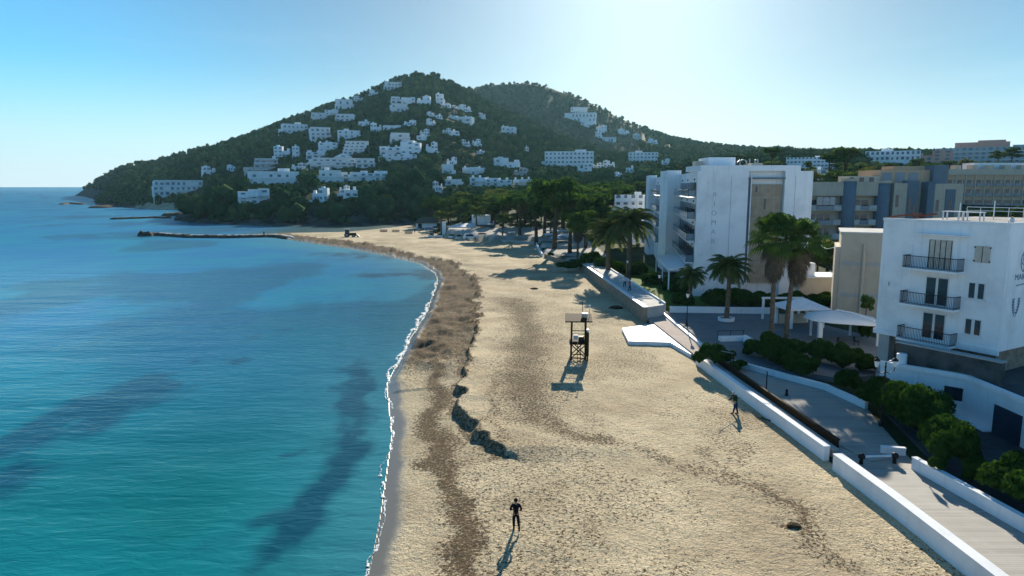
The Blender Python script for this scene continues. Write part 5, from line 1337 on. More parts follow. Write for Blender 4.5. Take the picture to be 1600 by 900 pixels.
# ------------------------------------------------------------------ lifeguard tower
t = thing('lifeguard_tower', 'dark timber lifeguard tower with a flat tilted roof and cross braced legs', 'lifeguard tower', (6.55, 65.6, .98), R(-4))
W_, D_ = 1.35, 1.5
for x in (-W_/2, W_/2):
    for y in (0, D_): MB().beam((x*1.08, y, -.3), (x, y, 3.95), .16).build('leg', TIMBER, t)
rf = MB().add([(-1.35,-.7,4.02),(1.3,-.6,4.02),(1.3,2.1,4.28),(-1.35,2.1,4.28),(-1.35,-.7,4.14),(1.3,-.6,4.14),(1.3,2.1,4.40),(-1.35,2.1,4.40)], [(3,2,1,0),(4,5,6,7),(0,1,5,4),(1,2,6,5),(2,3,7,6),(3,0,4,7)])
ro = rf.build('roof', TIMBER, t)
MB().box(-.9, .85, -.25, D_+.2, 1.72, 1.85).build('platform', TIMBER, t)
for y, nm in ((-.02, 'f'), (D_+.02, 'b')):
    b = MB(); b.beam((-W_/2,y,.35),(W_/2,y,1.65),.09); b.beam((W_/2,y+.01,.35),(-W_/2,y+.01,1.65),.09); b.build('cross_brace', TIMBER, t)
    b = MB(); b.beam((-W_/2,y,.3),(W_/2,y,.3),.08); b.build('lower_rail', TIMBER, t); MB().beam((-W_/2,y,2.75),(W_/2,y,2.75),.07).build('guard_rail', TIMBER, t)
MB().beam((-W_/2,0,2.35),(-W_/2,D_,2.35),.07).build('guard_rail', TIMBER, t)
MB().box(.80, 1.0, -.2, 1.3, .55, 2.9).build('side_board', TIMBER, t); MB().box(.84,.96,-.1,.4,-.2,.549).build('side_post', TIMBER, t)
MB().box(.62, .99, .1, .6, 2.902, 3.15).build('white_float', WPAINT, t)
MB().box(-.5,-.05,.6,1.1,2.05,2.5).build('seat', WPAINT, t); MB().box(.0,.55,.3,.9,1.852,2.4).build('locker', IRON, t)
ld = MB(); 
for x in (-.12,.18): ld.beam((x,-.9,-.1),(x,-.1,1.75),.06)
for k_ in range(5): ld.beam((-.12,-.78+.15*k_,.2+.33*k_),(.18,-.78+.15*k_,.2+.33*k_),.05)
ld.build('ladder', TIMBER, t)
MB().box(.3,.85,.4,.95,4.36,4.72).build('siren_box', STEEL, ro)
MB().tube([(.35,.9,4.3),(.35,.9,5.9)],.03).build('antenna', IRON, ro); MB().beam((.0,.9,5.85),(.7,.9,5.85),.04).build('antenna_arm', IRON, ro)
MB().tube([(1.05,.9,4.3),(1.05,.9,5.3)],.03).build('mast', WPAINT, ro); MB().lathe([(.02,5.3),(.11,5.34),(.11,5.46),(.02,5.5)],(1.05,.9)).build('beacon', WPAINT, ro)

# ------------------------------------------------------------------ palms
def feather_palm(h, cr, nf, seed, lf=26, mat=DATE, tw=.28, wid=.42):
    rn = random.Random(seed); V = []; Fc = []
    for i in range(nf):
        az = i*2.39996+rn.uniform(-.2,.2); t_ = i/nf
        el0 = R(82-100*t_+rn.uniform(-8,8)); L = cr*rn.uniform(1.0,1.2); n = 9
        p = Vector((0,0,h)); d_h = Vector((math.cos(az), math.sin(az), 0)); side = Vector((-d_h.y, d_h.x, 0)); pts = [p.copy()]; el = el0
        for k in range(n):
            p = p+(d_h*math.cos(el)+Vector((0,0,1))*math.sin(el))*(L/n); el -= R(5+4*(1-t_)+k*1.15); el = max(el, R(-78)); pts.append(p.copy())
        for k in range(n):      # midrib
            a, b = pts[k], pts[k+1]; w_ = .045*(1-k/n)+.01
            o = len(V); V += [a-side*w_, a+side*w_, b+side*w_, b-side*w_]; Fc.append((o,o+1,o+2,o+3))
        for k in range(lf):
            u = .12+.88*k/lf; j = min(n-1, int(u*n)); f = u*n-j; c = pts[j].lerp(pts[j+1], f); dd = (pts[j+1]-pts[j]).normalized()
            ll = L*wid*math.sin(math.pi*min(1, u*.80+.16))*rn.uniform(.8,1.1)*.62
            for sg in (-1, 1):
                dr = (side*sg*.85+dd*.55+Vector((0,0,-.28-rn.random()*.25))).normalized(); ww = dd*(.055+.02*cr/3)
                e = c+dr*ll; o = len(V); V += [c-ww, c+ww, e+ww*.3+Vector((0,0,-.1*ll)), e-ww*.3+Vector((0,0,-.1*ll))]; Fc.append((o,o+1,o+2,o+3))
    me = bpy.data.meshes.new('crown'); me.from_pydata([tuple(v) for v in V], [], Fc); me.update(); me.materials.append(mat)
    mb = MB(); P_ = []; Rr = []
    for k in range(15): z = -.3+(h+.1)*k/14; P_.append((math.sin(z*.35)*.12, 0, z)); Rr.append(tw*(1.25-.35*k/14)*(1.06 if k % 2 else .94))
    mb.tube(P_, Rr, 9); mb.lathe([(tw*.9,h-1.1),(tw*1.7,h-.5),(tw*1.5,h-.05),(tw*.4,h+.15)])
    o = mb.build('trunk', PTRUNK, None); tr = o.data; bpy.data.objects.remove(o)
    return me, tr
def fan_palm(h, cr, nf, seed, skirt=2.6, lean=0.0):
    rn = random.Random(seed); parts = {}
    def fans(n, e0, e1, L0, hz, seed2):
        V = []; Fc = []; r2 = random.Random(seed2)
        for i in range(n):
            az = i*2.39996+r2.uniform(-.3,.3); t_ = i/n; el = R(e0+(e1-e0)*t_+r2.uniform(-9,9))
            dh = Vector((math.cos(az), math.sin(az), 0)); side = Vector((-dh.y, dh.x, 0)); up = Vector((0,0,1))
            d = dh*math.cos(el)+up*math.sin(el); b = Vector((lean,0,hz-(.0 if hz == h else t_*skirt*.75)))
            Lp = L0*r2.uniform(.45,.6); c = b+d*Lp+up*(-.1*Lp); o = len(V); V += [b-side*.03, b+side*.03, c+side*.02, c-side*.02]; Fc.append((o,o+1,o+2,o+3))
            nrm = d.cross(side); m = 18; Lf = L0*r2.uniform(.5,.62)
            for j in range(m):
                a = R(-112+224*(j+.5)/m); dj = (d*math.cos(a)+side*math.sin(a)); q = dj.cross(nrm).normalized()
                Lj = Lf*(1-.12*abs(a)); mid = c+dj*Lj*.62+nrm*(.03*(-1)**j); tip = c+dj*Lj+up*(-.48*Lj)+nrm*.05
                o = len(V); w_ = Lj*.62*math.tan(R(224/m/2))*1.05
                V += [c, mid-q*w_, tip, mid+q*w_]; Fc.append((o,o+1,o+2,o+3))
        return V, Fc
    V, Fc = fans(nf, 80, -28, cr, h, seed); me = bpy.data.meshes.new('crown'); me.from_pydata([tuple(v) for v in V], [], Fc); me.update(); me.materials.append(PALM)
    V, Fc = fans(int(nf*1.5), -38, -84, cr*.62, h-.1, seed+5); ms = bpy.data.meshes.new('dead_frond_skirt'); ms.from_pydata([tuple(v) for v in V], [], Fc); ms.update(); ms.materials.append(THATCH)
    mb = MB(); P_ = []; Rr = []
    for k in range(22): u = k/21; P_.append((lean*u*u, 0, -.3+(h+.2)*u)); Rr.append((.28-.09*u)*(1.05 if k % 2 else .95))
    mb.tube(P_, Rr, 10); o = mb.build('trunk', PTRUNK, None); tr = o.data; bpy.data.objects.remove(o)
    return me, ms, tr
def put_palm(meshes, x, y, z, s, rz, label, name='date_palm', group=None):
    t = thing(name, label, 'palm tree', (x, y, z), rz, group); t.scale = (s, s, s)
    if len(meshes) == 3: link('crown', meshes[0], t); link('dead_frond_skirt', meshes[1], t); link('trunk', meshes[2], t)
    else: link('crown', meshes[0], t); link('trunk', meshes[1], t)
    return t
put_palm(fan_palm(10.9, 3.2, 38, 3, 3.0), 27.5, 71, 1.95, 1, 0, 'left of the two tall fan palms with hanging dead fronds', 'fan_palm')
put_palm(fan_palm(10.4, 3.2, 36, 8, 3.4, .9), 29.6, 72.2, 1.95, 1, .2, 'right leaning one of the two tall fan palms with hanging dead fronds', 'fan_palm')
put_palm(fan_palm(8.6, 3.0, 50, 12, 2.2), 13.6, 141, 2.0, 1, 1, 'bushy green fan palm at the far end of the stone wall', 'fan_palm')
CAN = feather_palm(9.3, 5.0, 62, 4, 34, DATE, .42, .36); CAN2 = feather_palm(7.6, 4.6, 58, 9, 32, DATE, .40, .38)
put_palm(CAN, 20.6, 120, 2.3, 1, 0, 'largest date palm, in front of the annex left of the tall hotel')
put_palm(CAN2, 17.6, 124, 2.3, 1, 2, 'broad date palm leaning left of the largest one by the walkway')
DT = feather_palm(6.2, 2.9, 46, 14, 24, DATE, .25, .42)
put_palm(DT, 26.0, 81.4, 2.1, 1, 0, 'slim dark date palm in the round planter of the courtyard')
put_palm(DT, 23.9, 90.5, 1.2, .80, 2, 'short dark date palm in the hedge behind the courtyard wall')
SM = feather_palm(7.0, 3.2, 40, 20, 18, DATE, .24, .45)
for (px, yb, yt, lb) in [(689,362,325,'leftmost slim palm of the row at the far beach huts'),(704,361,326,'second slim palm from the left in the far beach row'),(722,362,330,'short bright palm before the blue shaded restaurant wall'),
                         (745,364,317,'tallest slim palm in the middle of the far beach row'),(785,372,328,'thick palm right of the shopfront at the far beach'),(805,358,330,'bright green palm before the white parasols'),
                         (796,360,336,'small brownish palm beside the bright green one'),(815,366,342,'smallest drooping palm at the right end of the far row'),(838,376,340,'dark palm under the big pine at the beach corner')]:
    x, y = G(px, yb, 2.0); hpx = (yb-yt)/F*y; put_palm(SM, x, y, 1.8, hpx/9.6, px, lb, 'date_palm', 'palms along the far beach huts')

# ------------------------------------------------------------------ park and street trees placed one by one
def tree_at(kind, k, px, yb, yt, label, group=None, z=2.0, Y=None, name=None, wide=1.0):
    if Y is None: x, y = G(px, yb, z)
    else: a, b, c = ray(px, yb); y = Y; x = a*Y/b; z = HC+c*Y/b
    h = (yb-yt)/F*(y*CP); t = put_tree(kind, k, x, y, z, h/10, px*.37, label, group, name); t.scale = (h/10*wide, h/10*wide, h/10); return t
for kind, k, px, yb, yt, w_, lb in [
    ('pine',0,866,392,266,.95,'tallest dark pine, standing in the palm garden at the corner of the beach'),
    ('pine',1,838,378,292,1.1,'dark pine left of the tallest one above the beach terrace'),
    ('umbrella',0,812,372,296,1.1,'yellowish green umbrella pine left of the dark garden pines'),
    ('pine',2,890,398,290,1.0,'dark pine right of the tallest one behind the fan palm'),
    ('round',1,915,390,300,1.0,'bushy dark tree between the fan palm and the date palms'),
    ('umbrella',1,930,388,296,1.1,'umbrella pine left of the annex roof'),
    ('pine',3,948,392,310,.9,'short dark pine in front of the annex building'),
    ('umbrella',2,786,366,300,1.2,'wide umbrella pine behind the beach restaurant'),
    ('round',2,760,356,308,1.3,'low bushy tree behind the restaurant shopfront'),
    ('pine',2,680,350,303,1.1,'dark tall pine at the left end of the beach huts'),
    ('round',0,716,350,308,1.3,'round dark tree behind the thatched hut'),
    ('round',3,737,350,312,1.2,'round tree behind the tall white restaurant wall'),
    ('pine',1,850,372,284,1.0,'slender pine behind the tallest garden pine'),
    ('umbrella',2,905,372,284,1.2,'broad pine in the back of the palm garden'),
    ('pine',0,935,368,280,1.1,'dark pine filling the gap left of the tall hotel'),
    ('round',1,822,362,304,1.2,'green bushy tree behind the white parasols'),
    ('pine',3,880,366,276,1.1,'high pine in the middle of the park behind the palms')]:
    tree_at(kind, k, px, yb, yt, lb, 'trees of the beach garden', wide=w_)
for kind, k, px, yb, yt, Y_, w_, lb in [
    ('umbrella',0,1318,288,228,215,1.0,'large dark umbrella pine rising above the beige block roof'),
    ('umbrella',1,1296,290,238,210,1.0,'left half of the dark pine pair above the beige block roof'),
    ('round',1,1275,300,262,200,1.2,'brownish tree behind the left end of the beige block'),
    ('round',2,1300,300,262,190,1.2,'second brownish tree behind the beige block parapet'),
    ('round',3,1330,300,260,192,1.2,'yellowish tree behind the middle of the beige block parapet'),
    ('round',0,1352,296,262,190,1.2,'yellowish tree behind the first blue grey shaft'),
    ('pine',2,1580,262,228,310,1.2,'round dark pine before the long teal balconied building'),
    ('pine',1,1558,262,233,300,1.1,'smaller dark pine left of the round one on the right skyline'),
    ('round',3,1390,270,250,260,1.4,'low dark bushy tree below the long white skyline building'),
    ('round',0,1432,270,246,262,1.4,'pale green tree below the salmon pink building'),
    ('round',2,1505,272,245,300,1.0,'dark tree in front of the left end of the teal balconies'),
    ('cypress',0,1512,276,246,280,1.3,'narrow dark cypress above the brown hotel wing'),
    ('round',1,1262,268,250,250,1.2,'small green tree between white building and hotel roof'),
    ('pine',0,1205,262,228,240,1.2,'dark pine behind the roof sign of the tall hotel'),
    ('round',3,1290,450,352,120,1.1,'dark tree in the gap between tall hotel and beige block'),
    ('round',0,1276,440,372,116,.9,'dark low tree at the right corner of the tall hotel'),
    ('round',1,1560,356,322,150,1.2,'dark tree in front of the brown hotel wing at left'),
    ('round',2,1590,352,318,152,1.2,'dark tree in front of the brown hotel wing at the frame edge'),
    ('round',0,1520,350,326,148,1.2,'dark shrub like tree under the arched windows'),
    ('round',3,1352,505,446,72,.55,'slim yellow green tree at the corner of the near white house'),
    ('round',1,1340,440,398,118,1.1,'dark tree behind the beige stair house')]:
    tree_at(kind, k, px, yb, yt, lb, None, Y=Y_, wide=w_)

# ------------------------------------------------------------------ bushes
def bush_mesh(seed, n=12000, size=.085, flat=.8):
    rng = np.random.default_rng(seed); rn = random.Random(seed); cen = []; rad = []
    for i in range(15):
        a = rn.random()*6.283; q = math.sqrt(rn.random())*.62; cen.append((q*math.cos(a), q*math.sin(a), rn.uniform(.35,.78)*(1.05-.25*q))); rad.append(rn.uniform(.26,.42))
    lf = leaf_cloud(cen, rad, n, size, rng, flat, .72); core = blob_core(cen, rad, flat, .80, rng)
    me = join_polys('bush', [lf, core], BUSHM); return me
BM = [bush_mesh(s) for s in (1, 2, 3)]
def bush(x, y, z, w_, h, label, k=0, rz=0, name='round_bush', group=None, cat='bush'):
    o = link(name, BM[k % 3]); o.location = (x, y, z); o.scale = (w_/1.9, w_/1.9, h/1.08); o.rotation_euler = (0, 0, rz)
    return tag(o, label, cat, group)
for i, (x, y, w_, h, lb) in enumerate([
    (26.9,53.2,2.4,2.1,'smallest sunlit bush, farthest back on the curving white wall'),
    (26.9,48.8,3.5,2.8,'sunlit bush in front of the smallest one, left of the street lamp'),
    (26.7,43.8,5.0,3.7,'largest dark bush, bulging over the boardwalk below the street lamp'),
    (27.3,46.6,3.6,3.2,'dark bush directly under the double street lamp'),
    (26.1,38.6,4.0,3.3,'round bush alone behind the short stub wall'),
    (26.7,33.2,4.8,2.9,'wide bush behind the tall white planter wall at the right edge'),
    (29.6,32.4,3.4,2.6,'bush at the extreme right edge beside the wide one'),
    (25.9,35.4,2.4,1.9,'low dark clump joining the two nearest bushes')]):
    bush(x, y, 1.6, w_, h, lb, i, i*1.3)
for i, (px, yb, w_, h, lb) in enumerate([
    (1112,568,2.6,2.4,'dark shrub at the sand end of the board fence'),(1092,566,1.4,1.3,'small dark shrub on the sand edge left of the fence end'),(1135,566,2.0,1.5,'low dark shrub right of the fence end'),
    (1185,560,3.4,2.2,'left bush of the dark row behind the curving white wall'),(1218,572,3.6,2.3,'second bush of the dark row behind the curving white wall'),(1250,584,3.6,2.2,'third bush of the dark row behind the curving white wall'),
    (1285,566,3.2,2.6,'dark bush left of the wide canopy post'),(1318,575,3.4,2.6,'leafy bush in front of the wide canopy'),(1355,582,2.8,2.0,'leafy bush at the foot of the near white house'),
    (1200,548,3.4,2.3,'dark bush hiding the foot of the left fan palm'),(1236,556,3.2,2.0,'dark bush hiding the foot of the leaning fan palm'),(1352,530,1.6,2.8,'tall dark reeds by the corner of the near white house'),
    (1155,575,2.0,1.0,'flat dark plant at the start of the curving wall')]):
    x, y = G(px, yb, 1.9); bush(x, y, 1.7, w_, h, lb, i+1, i*.9, 'dark_shrub')
for i, (x, y, w_, h, lb) in enumerate([
    (23,91,3.6,2.6,'first'),(27.4,91,4.4,3.2,'second'),(30.6,92,4.6,3.0,'third'),(34,91.5,4.6,2.6,'fourth'),(38,91,4.8,2.8,'fifth'),(42,90.5,4.6,2.6,'sixth')]):
    bush(x, y, 1.6, w_, h, lb+' clump from the left of the dark hedge behind the courtyard wall', i, i*1.1, 'hedge_clump', 'clumps of the dark hedge behind the courtyard', 'hedge')
for i, (px, yb, w_, h, lb) in enumerate([(884,418,5.0,1.9,'low dark mound of shrubs at the foot of the fan palm'),(903,416,4.0,2.0,'dark shrub mound right of the fan palm foot'),(925,418,5.0,4.0,'dark shrub left under the date palms'),
    (944,424,5.0,3.6,'dark shrub below the left date palm'),(966,428,4.6,3.2,'dark shrub below the largest date palm'),(995,432,4.6,3.4,'dark shrub right of the largest date palm'),(1018,446,4.2,3.0,'dark shrub beside the hotel porch'),
    (1048,458,4.6,3.4,'dark shrub in front of the hotel porch'),(1086,462,4.6,3.2,'dark shrub below the fading hotel letters'),(853,390,2.6,1.2,'clipped hedge left along the white corner wall'),(860,398,2.6,1.2,'clipped hedge right along the white corner wall')]):
    x, y = G(px, yb, 2.0); bush(x, y, 1.5, w_, h, lb, i, i*2.1, 'garden_shrub')
# green slope of shrubs above the inlet
rg = random.Random(4)
for i in range(26):
    px = rg.uniform(596, 684); yb = rg.uniform(331, 347); X, Y_, Z = hit(px, yb, 335)
    if PX(X, Y_, Z)[1] > 351: continue
    o = link('slope_shrub', BM[i % 3]); o['label'] = 'fresh green shrub on the low slope across the inlet'; tag(o, None, 'shrub', 'green shrubs on the slope across the inlet')
    s_ = rg.uniform(4, 7); o.location = (X, Y_, Z-.3); o.scale = (s_/1.9, s_/1.9, s_*.33); o.rotation_euler = (0, 0, i)
t = thing('ball_tree', 'small dark ball shaped tree on a thin stem at the white planter wall', 'tree', (23.95, 36.6, 1.6))
o = link('crown', BM[1], t); o.location = (0, 0, .55); o.scale = (.52, .52, .85); MB().tube([(0,0,0),(.02,0,.9)], .05).build('stem', TRUNK, t)

# ------------------------------------------------------------------ far beach: huts, restaurant, cars, parasols, tractor
def car(px, yb, rz, label, paint, kind='suv', z=1.9):
    x, y = G(px, yb, z); t = thing('parked_car', label, 'car', (x, y, z), rz)
    hh = 1.75 if kind == 'suv' else 1.45
    prof = [(-2.1,.35),(-2.15,.8),(-2.0,.98),(-1.75,hh-.08),(-1.4,hh),(.55,hh),(1.15,1.0),(2.0,.88),(2.15,.6),(2.1,.35)]
    b = MB(); n = len(prof); b.add([(p[0], -.86, p[1]) for p in prof]+[(p[0], .86, p[1]) for p in prof], [tuple(range(n)), tuple(range(2*n-1, n-1, -1))]+[(i, i+n, (i+1) % n+n, (i+1) % n) for i in range(n)])
    b.build('body', paint, t, bevel=.05)
    for s in (-1, 1):
        MB().add([(-1.6,s*.875,1.02),(.95,s*.875,1.02),(.5,s*.875,hh-.12),(-1.5,s*.875,hh-.12),(-1.6,s*.84,1.02),(.95,s*.84,1.02),(.5,s*.84,hh-.12),(-1.5,s*.84,hh-.12)], [(0,1,2,3),(7,6,5,4),(0,4,5,1),(1,5,6,2),(2,6,7,3),(3,7,4,0)]).build('side_window', GLASS, t)
        for wx_ in (-1.35, 1.35):
            wmb = MB(); wmb.tube([(wx_,s*.70,.34),(wx_,s*.90,.34)], .34, 14); wo = wmb.build('wheel', IRON, t); MB().tube([(wx_,s*.901,.34),(wx_,s*.915,.34)], .19, 10).build('rim', STEEL, wo)
        MB().box(2.08, 2.17, s*.62-.16, s*.62+.16, .62, .78).build('headlight', WPAINT, t)
    MB().add([(.66,-.74,hh-.08),(.66,.74,hh-.08),(1.14,.78,1.04),(1.14,-.78,1.04),(.60,-.74,hh-.12),(.60,.74,hh-.12),(1.08,.78,1.0),(1.08,-.78,1.0)], [(0,1,2,3),(7,6,5,4),(0,4,5,1),(1,5,6,2),(2,6,7,3),(3,7,4,0)]).build('windscreen', GLASS, t)
    return t
CARW = plain('white_car_paint', (.78,.78,.78), .25, (.76,.76,.76)); CARB = plain('blue_car_paint', (.12,.25,.40), .25); CARR = plain('dark_red_car_paint', (.20,.05,.04), .25)
car(735, 374, .25, 'white off road car at the end of the short cream wall', CARW); car(672, 361, .1, 'pale blue car beside the thatched hut', CARB, 'low'); car(756, 371, .1, 'dark red car between the white one and the shopfront', CARR, 'low')
x, y = G(686, 367, 1.8); 
for (px, yb, lb) in ((674,369,'leftmost box planter with a clipped dark bush at the far beach'),(687,369,'second box planter from the left at the far beach'),(706,370.5,'box planter behind the short cream wall at its left end'),(717,371.5,'box planter behind the short cream wall at its right end')):
    x, y = G(px, yb, 1.5); t = thing('box_planter', lb, 'planter', (x, y, 1.3)); MB().box(-1.1,1.1,-.5,.5,0,.55).build('trough', WPAINT, t)
    o = link('clipped_bush', BM[0], t); o.location = (0,0,.4); o.scale = (1.1,.55,.8)
def hutpos(px, yb, z=1.9): return G(px, yb, z)
x, y = hutpos(650, 354); t = thing('thatched_hut', 'thatched gable roof beach hut with a white front at the end of the sand', 'hut', (x, y, 1.2), .15)
MB().box(0,8.5,0,5,0,2.1).build('wall', WHITE, t); MB().add([(-.7,-.8,2.05),(9.2,-.8,2.05),(9.2,5.8,2.05),(-.7,5.8,2.05),(2.0,2.5,4.4),(9.2,2.5,4.4)], [(0,1,5,4),(2,3,4,5),(0,4,3),(1,2,5),(3,2,1,0)]).build('roof', THATCH, t)
MB().box(.8,2.4,-.05,-.003,.1,1.9).build('opening', IRON, t)
x, y = hutpos(691, 365); t = thing('beach_restaurant', 'beach restaurant with a blue shaded front and flat white roofs', 'restaurant', (x, y, 1.4), -.05)
MB().box(0,1.3,-.2,.2,0,4.6).build('end_wall', WHITE, t); MB().box(2.2,13,0,6,0,2.7).build('wall', WHITE, t)
MB().add([(1.6,-.7,2.75),(13.6,-.7,2.75),(18,7,3.6),(6,7,3.6),(1.6,-.7,2.9),(13.6,-.7,2.9),(18,7,3.75),(6,7,3.75)], [(3,2,1,0),(4,5,6,7),(0,1,5,4),(1,2,6,5),(2,3,7,6),(3,0,4,7)]).build('roof', WPAINT, t)
MB().box(9.5,16,8,12,0,6.6).build('upper_wall', WHITE, t)
for xx in (3.2, 6.0, 9.0): MB().box(xx,xx+2,-.05,-.003,.5,2.1).build('window', PANEL, t)
x, y = hutpos(746, 366); t = thing('shop_front', 'pinkish shopfront with a dark awning beside the beach restaurant', 'shop', (x, y, 1.4))
MB().box(0,6.5,0,5,0,2.6).build('wall', PINK, t); MB().add([(-.5,-1.6,2.35),(7.5,-1.6,2.35),(7.5,5.2,3.4),(-.5,5.2,3.4),(-.5,-1.6,2.45),(7.5,-1.6,2.45),(7.5,5.2,3.5),(-.5,5.2,3.5)], [(3,2,1,0),(4,5,6,7),(0,1,5,4),(1,2,6,5),(2,3,7,6),(3,0,4,7)]).build('awning', THATCH, t)
for xx in (.8, 2.6, 4.4): MB().box(xx,xx+1.2,-.04,-.003,.2,2.1).build('display_window', GLASS, t)
x, y = hutpos(770, 360); t = thing('canopy_row', 'long white canvas canopy on posts behind the palm row', 'canopy', (x, y+2, 1.4))
MB().add([(0,0,3.0),(15,0,2.6),(15,5,3.4),(0,5,3.6),(0,0,3.1),(15,0,2.7),(15,5,3.5),(0,5,3.7)], [(3,2,1,0),(4,5,6,7),(0,1,5,4),(1,2,6,5),(2,3,7,6),(3,0,4,7)]).build('canvas', WPAINT, t)
for xx in (.2, 5, 10, 14.8): MB().tube([(xx,.2,0),(xx,.2,2.95-.4*xx/15)], .07).build('post', WPAINT, t)
def parasol(x, y, z, r, h, mat, label, group=None):
    t = thing('parasol', label, 'parasol', (x, y, z), 0, group)
    MB().lathe([(r,h-.55),(r*.5,h-.2),(.03,h),(.02,h-.02)], n=8).build('canopy', mat, t); MB().tube([(0,0,0),(0,0,h-.05)], .04).build('pole', STEEL, t)
    return t
x, y = hutpos(735, 362); parasol(x, y, 1.6, 1.4, 4.0, CARB, 'tall blue parasol in front of the restaurant wall')
for i, (px, yb) in enumerate([(868,384),(880,380),(893,382),(856,378),(905,376)]):
    x, y = hutpos(px, yb); parasol(x, y, 1.9, 1.8, 2.7, WPAINT, 'square white cafe parasol among the trunks of the garden pines', 'white parasols under the pines')
x, y = hutpos(885, 378); t = thing('open_shelter', 'long flat roofed open shelter on thin posts under the pines', 'shelter', (x-6, y+4, 1.9))
MB().box(0,16,0,5,2.9,3.05).build('roof', WPAINT, t)
for xx in (.2,4,8,12,15.8): MB().box(xx-.08,xx+.08,0,.16,0,2.898).build('post', WPAINT, t)
# tractor with a bucket
x, y = G(547, 371, 1.0); t = thing('beach_tractor', 'green beach tractor with a dark cab and loader on the far sand', 'tractor', (x, y, 1.0), R(8)); GRN = plain('tractor_green', (.03,.07,.03), .5)
for (xx, r) in ((-1.0,.85),(1.2,.6)):
    for s in (-1,1): wo = MB().tube([(xx,s*.65,r),(xx,s*1.05,r)], r, 16).build('wheel', IRON, t); MB().tube([(xx,s*1.051,r),(xx,s*1.08,r)], r*.45, 10).build('rim', STEEL, wo)
MB().box(-.2,2.1,-.42,.42,.7,1.55).build('bonnet', GRN, t, bevel=.06); MB().box(-1.7,-.2,-.6,.6,.8,1.35).build('chassis', GRN, t)
cbn = MB(); 
for (xx, yy) in ((-1.6,-.6),(-.25,-.6),(-1.6,.6),(-.25,.6)): cbn.beam((xx,yy,1.35),(xx*.95,yy*.9,2.75),.09)
cbn.build('cab_frame', GRN, t); MB().box(-1.5,-.35,-.5,.5,1.4,2.7).build('cab_glass', GLASS, t); MB().box(-1.75,-.15,-.65,.65,2.751,2.9).build('cab_roof', CREAM, t)
lm = MB(); lm.beam((.2,-.55,1.3),(2.5,-.55,.5),.12); lm.beam((.2,.55,1.3),(2.5,.55,.5),.12); lm.build('loader_arm', GRN, t)
MB().add([(2.5,-1,.1),(2.5,1,.1),(2.5,1,1.0),(2.5,-1,1.0),(3.3,-1,.1),(3.3,1,.1)], [(0,1,2,3),(0,4,5,1),(0,3,4),(1,5,2),(3,2,5,4)]).build('bucket', IRON, t)
for (px, yb, lb) in ((600,362,'leftmost stack of dark sunbeds on the far sand'),(619,362.5,'middle stack of dark sunbeds on the far sand'),(639,365,'stack of dark sunbeds nearest the beach huts')):
    x, y = G(px, yb, 1.0); t = thing('sunbed_stack', lb, 'sunbeds', (x, y, .95), .1)
    for k_ in range(4): MB().box(-1.4-.1*k_,1.2+.05*k_,-.5,.5,.12+k_*.22,.22+k_*.22).build('sunbed', TIMBER, t)
    for xx in (-1.2, 1.0): MB().box(xx-.05,xx+.05,-.48,.48,-.05,.118).build('foot', IRON, t)

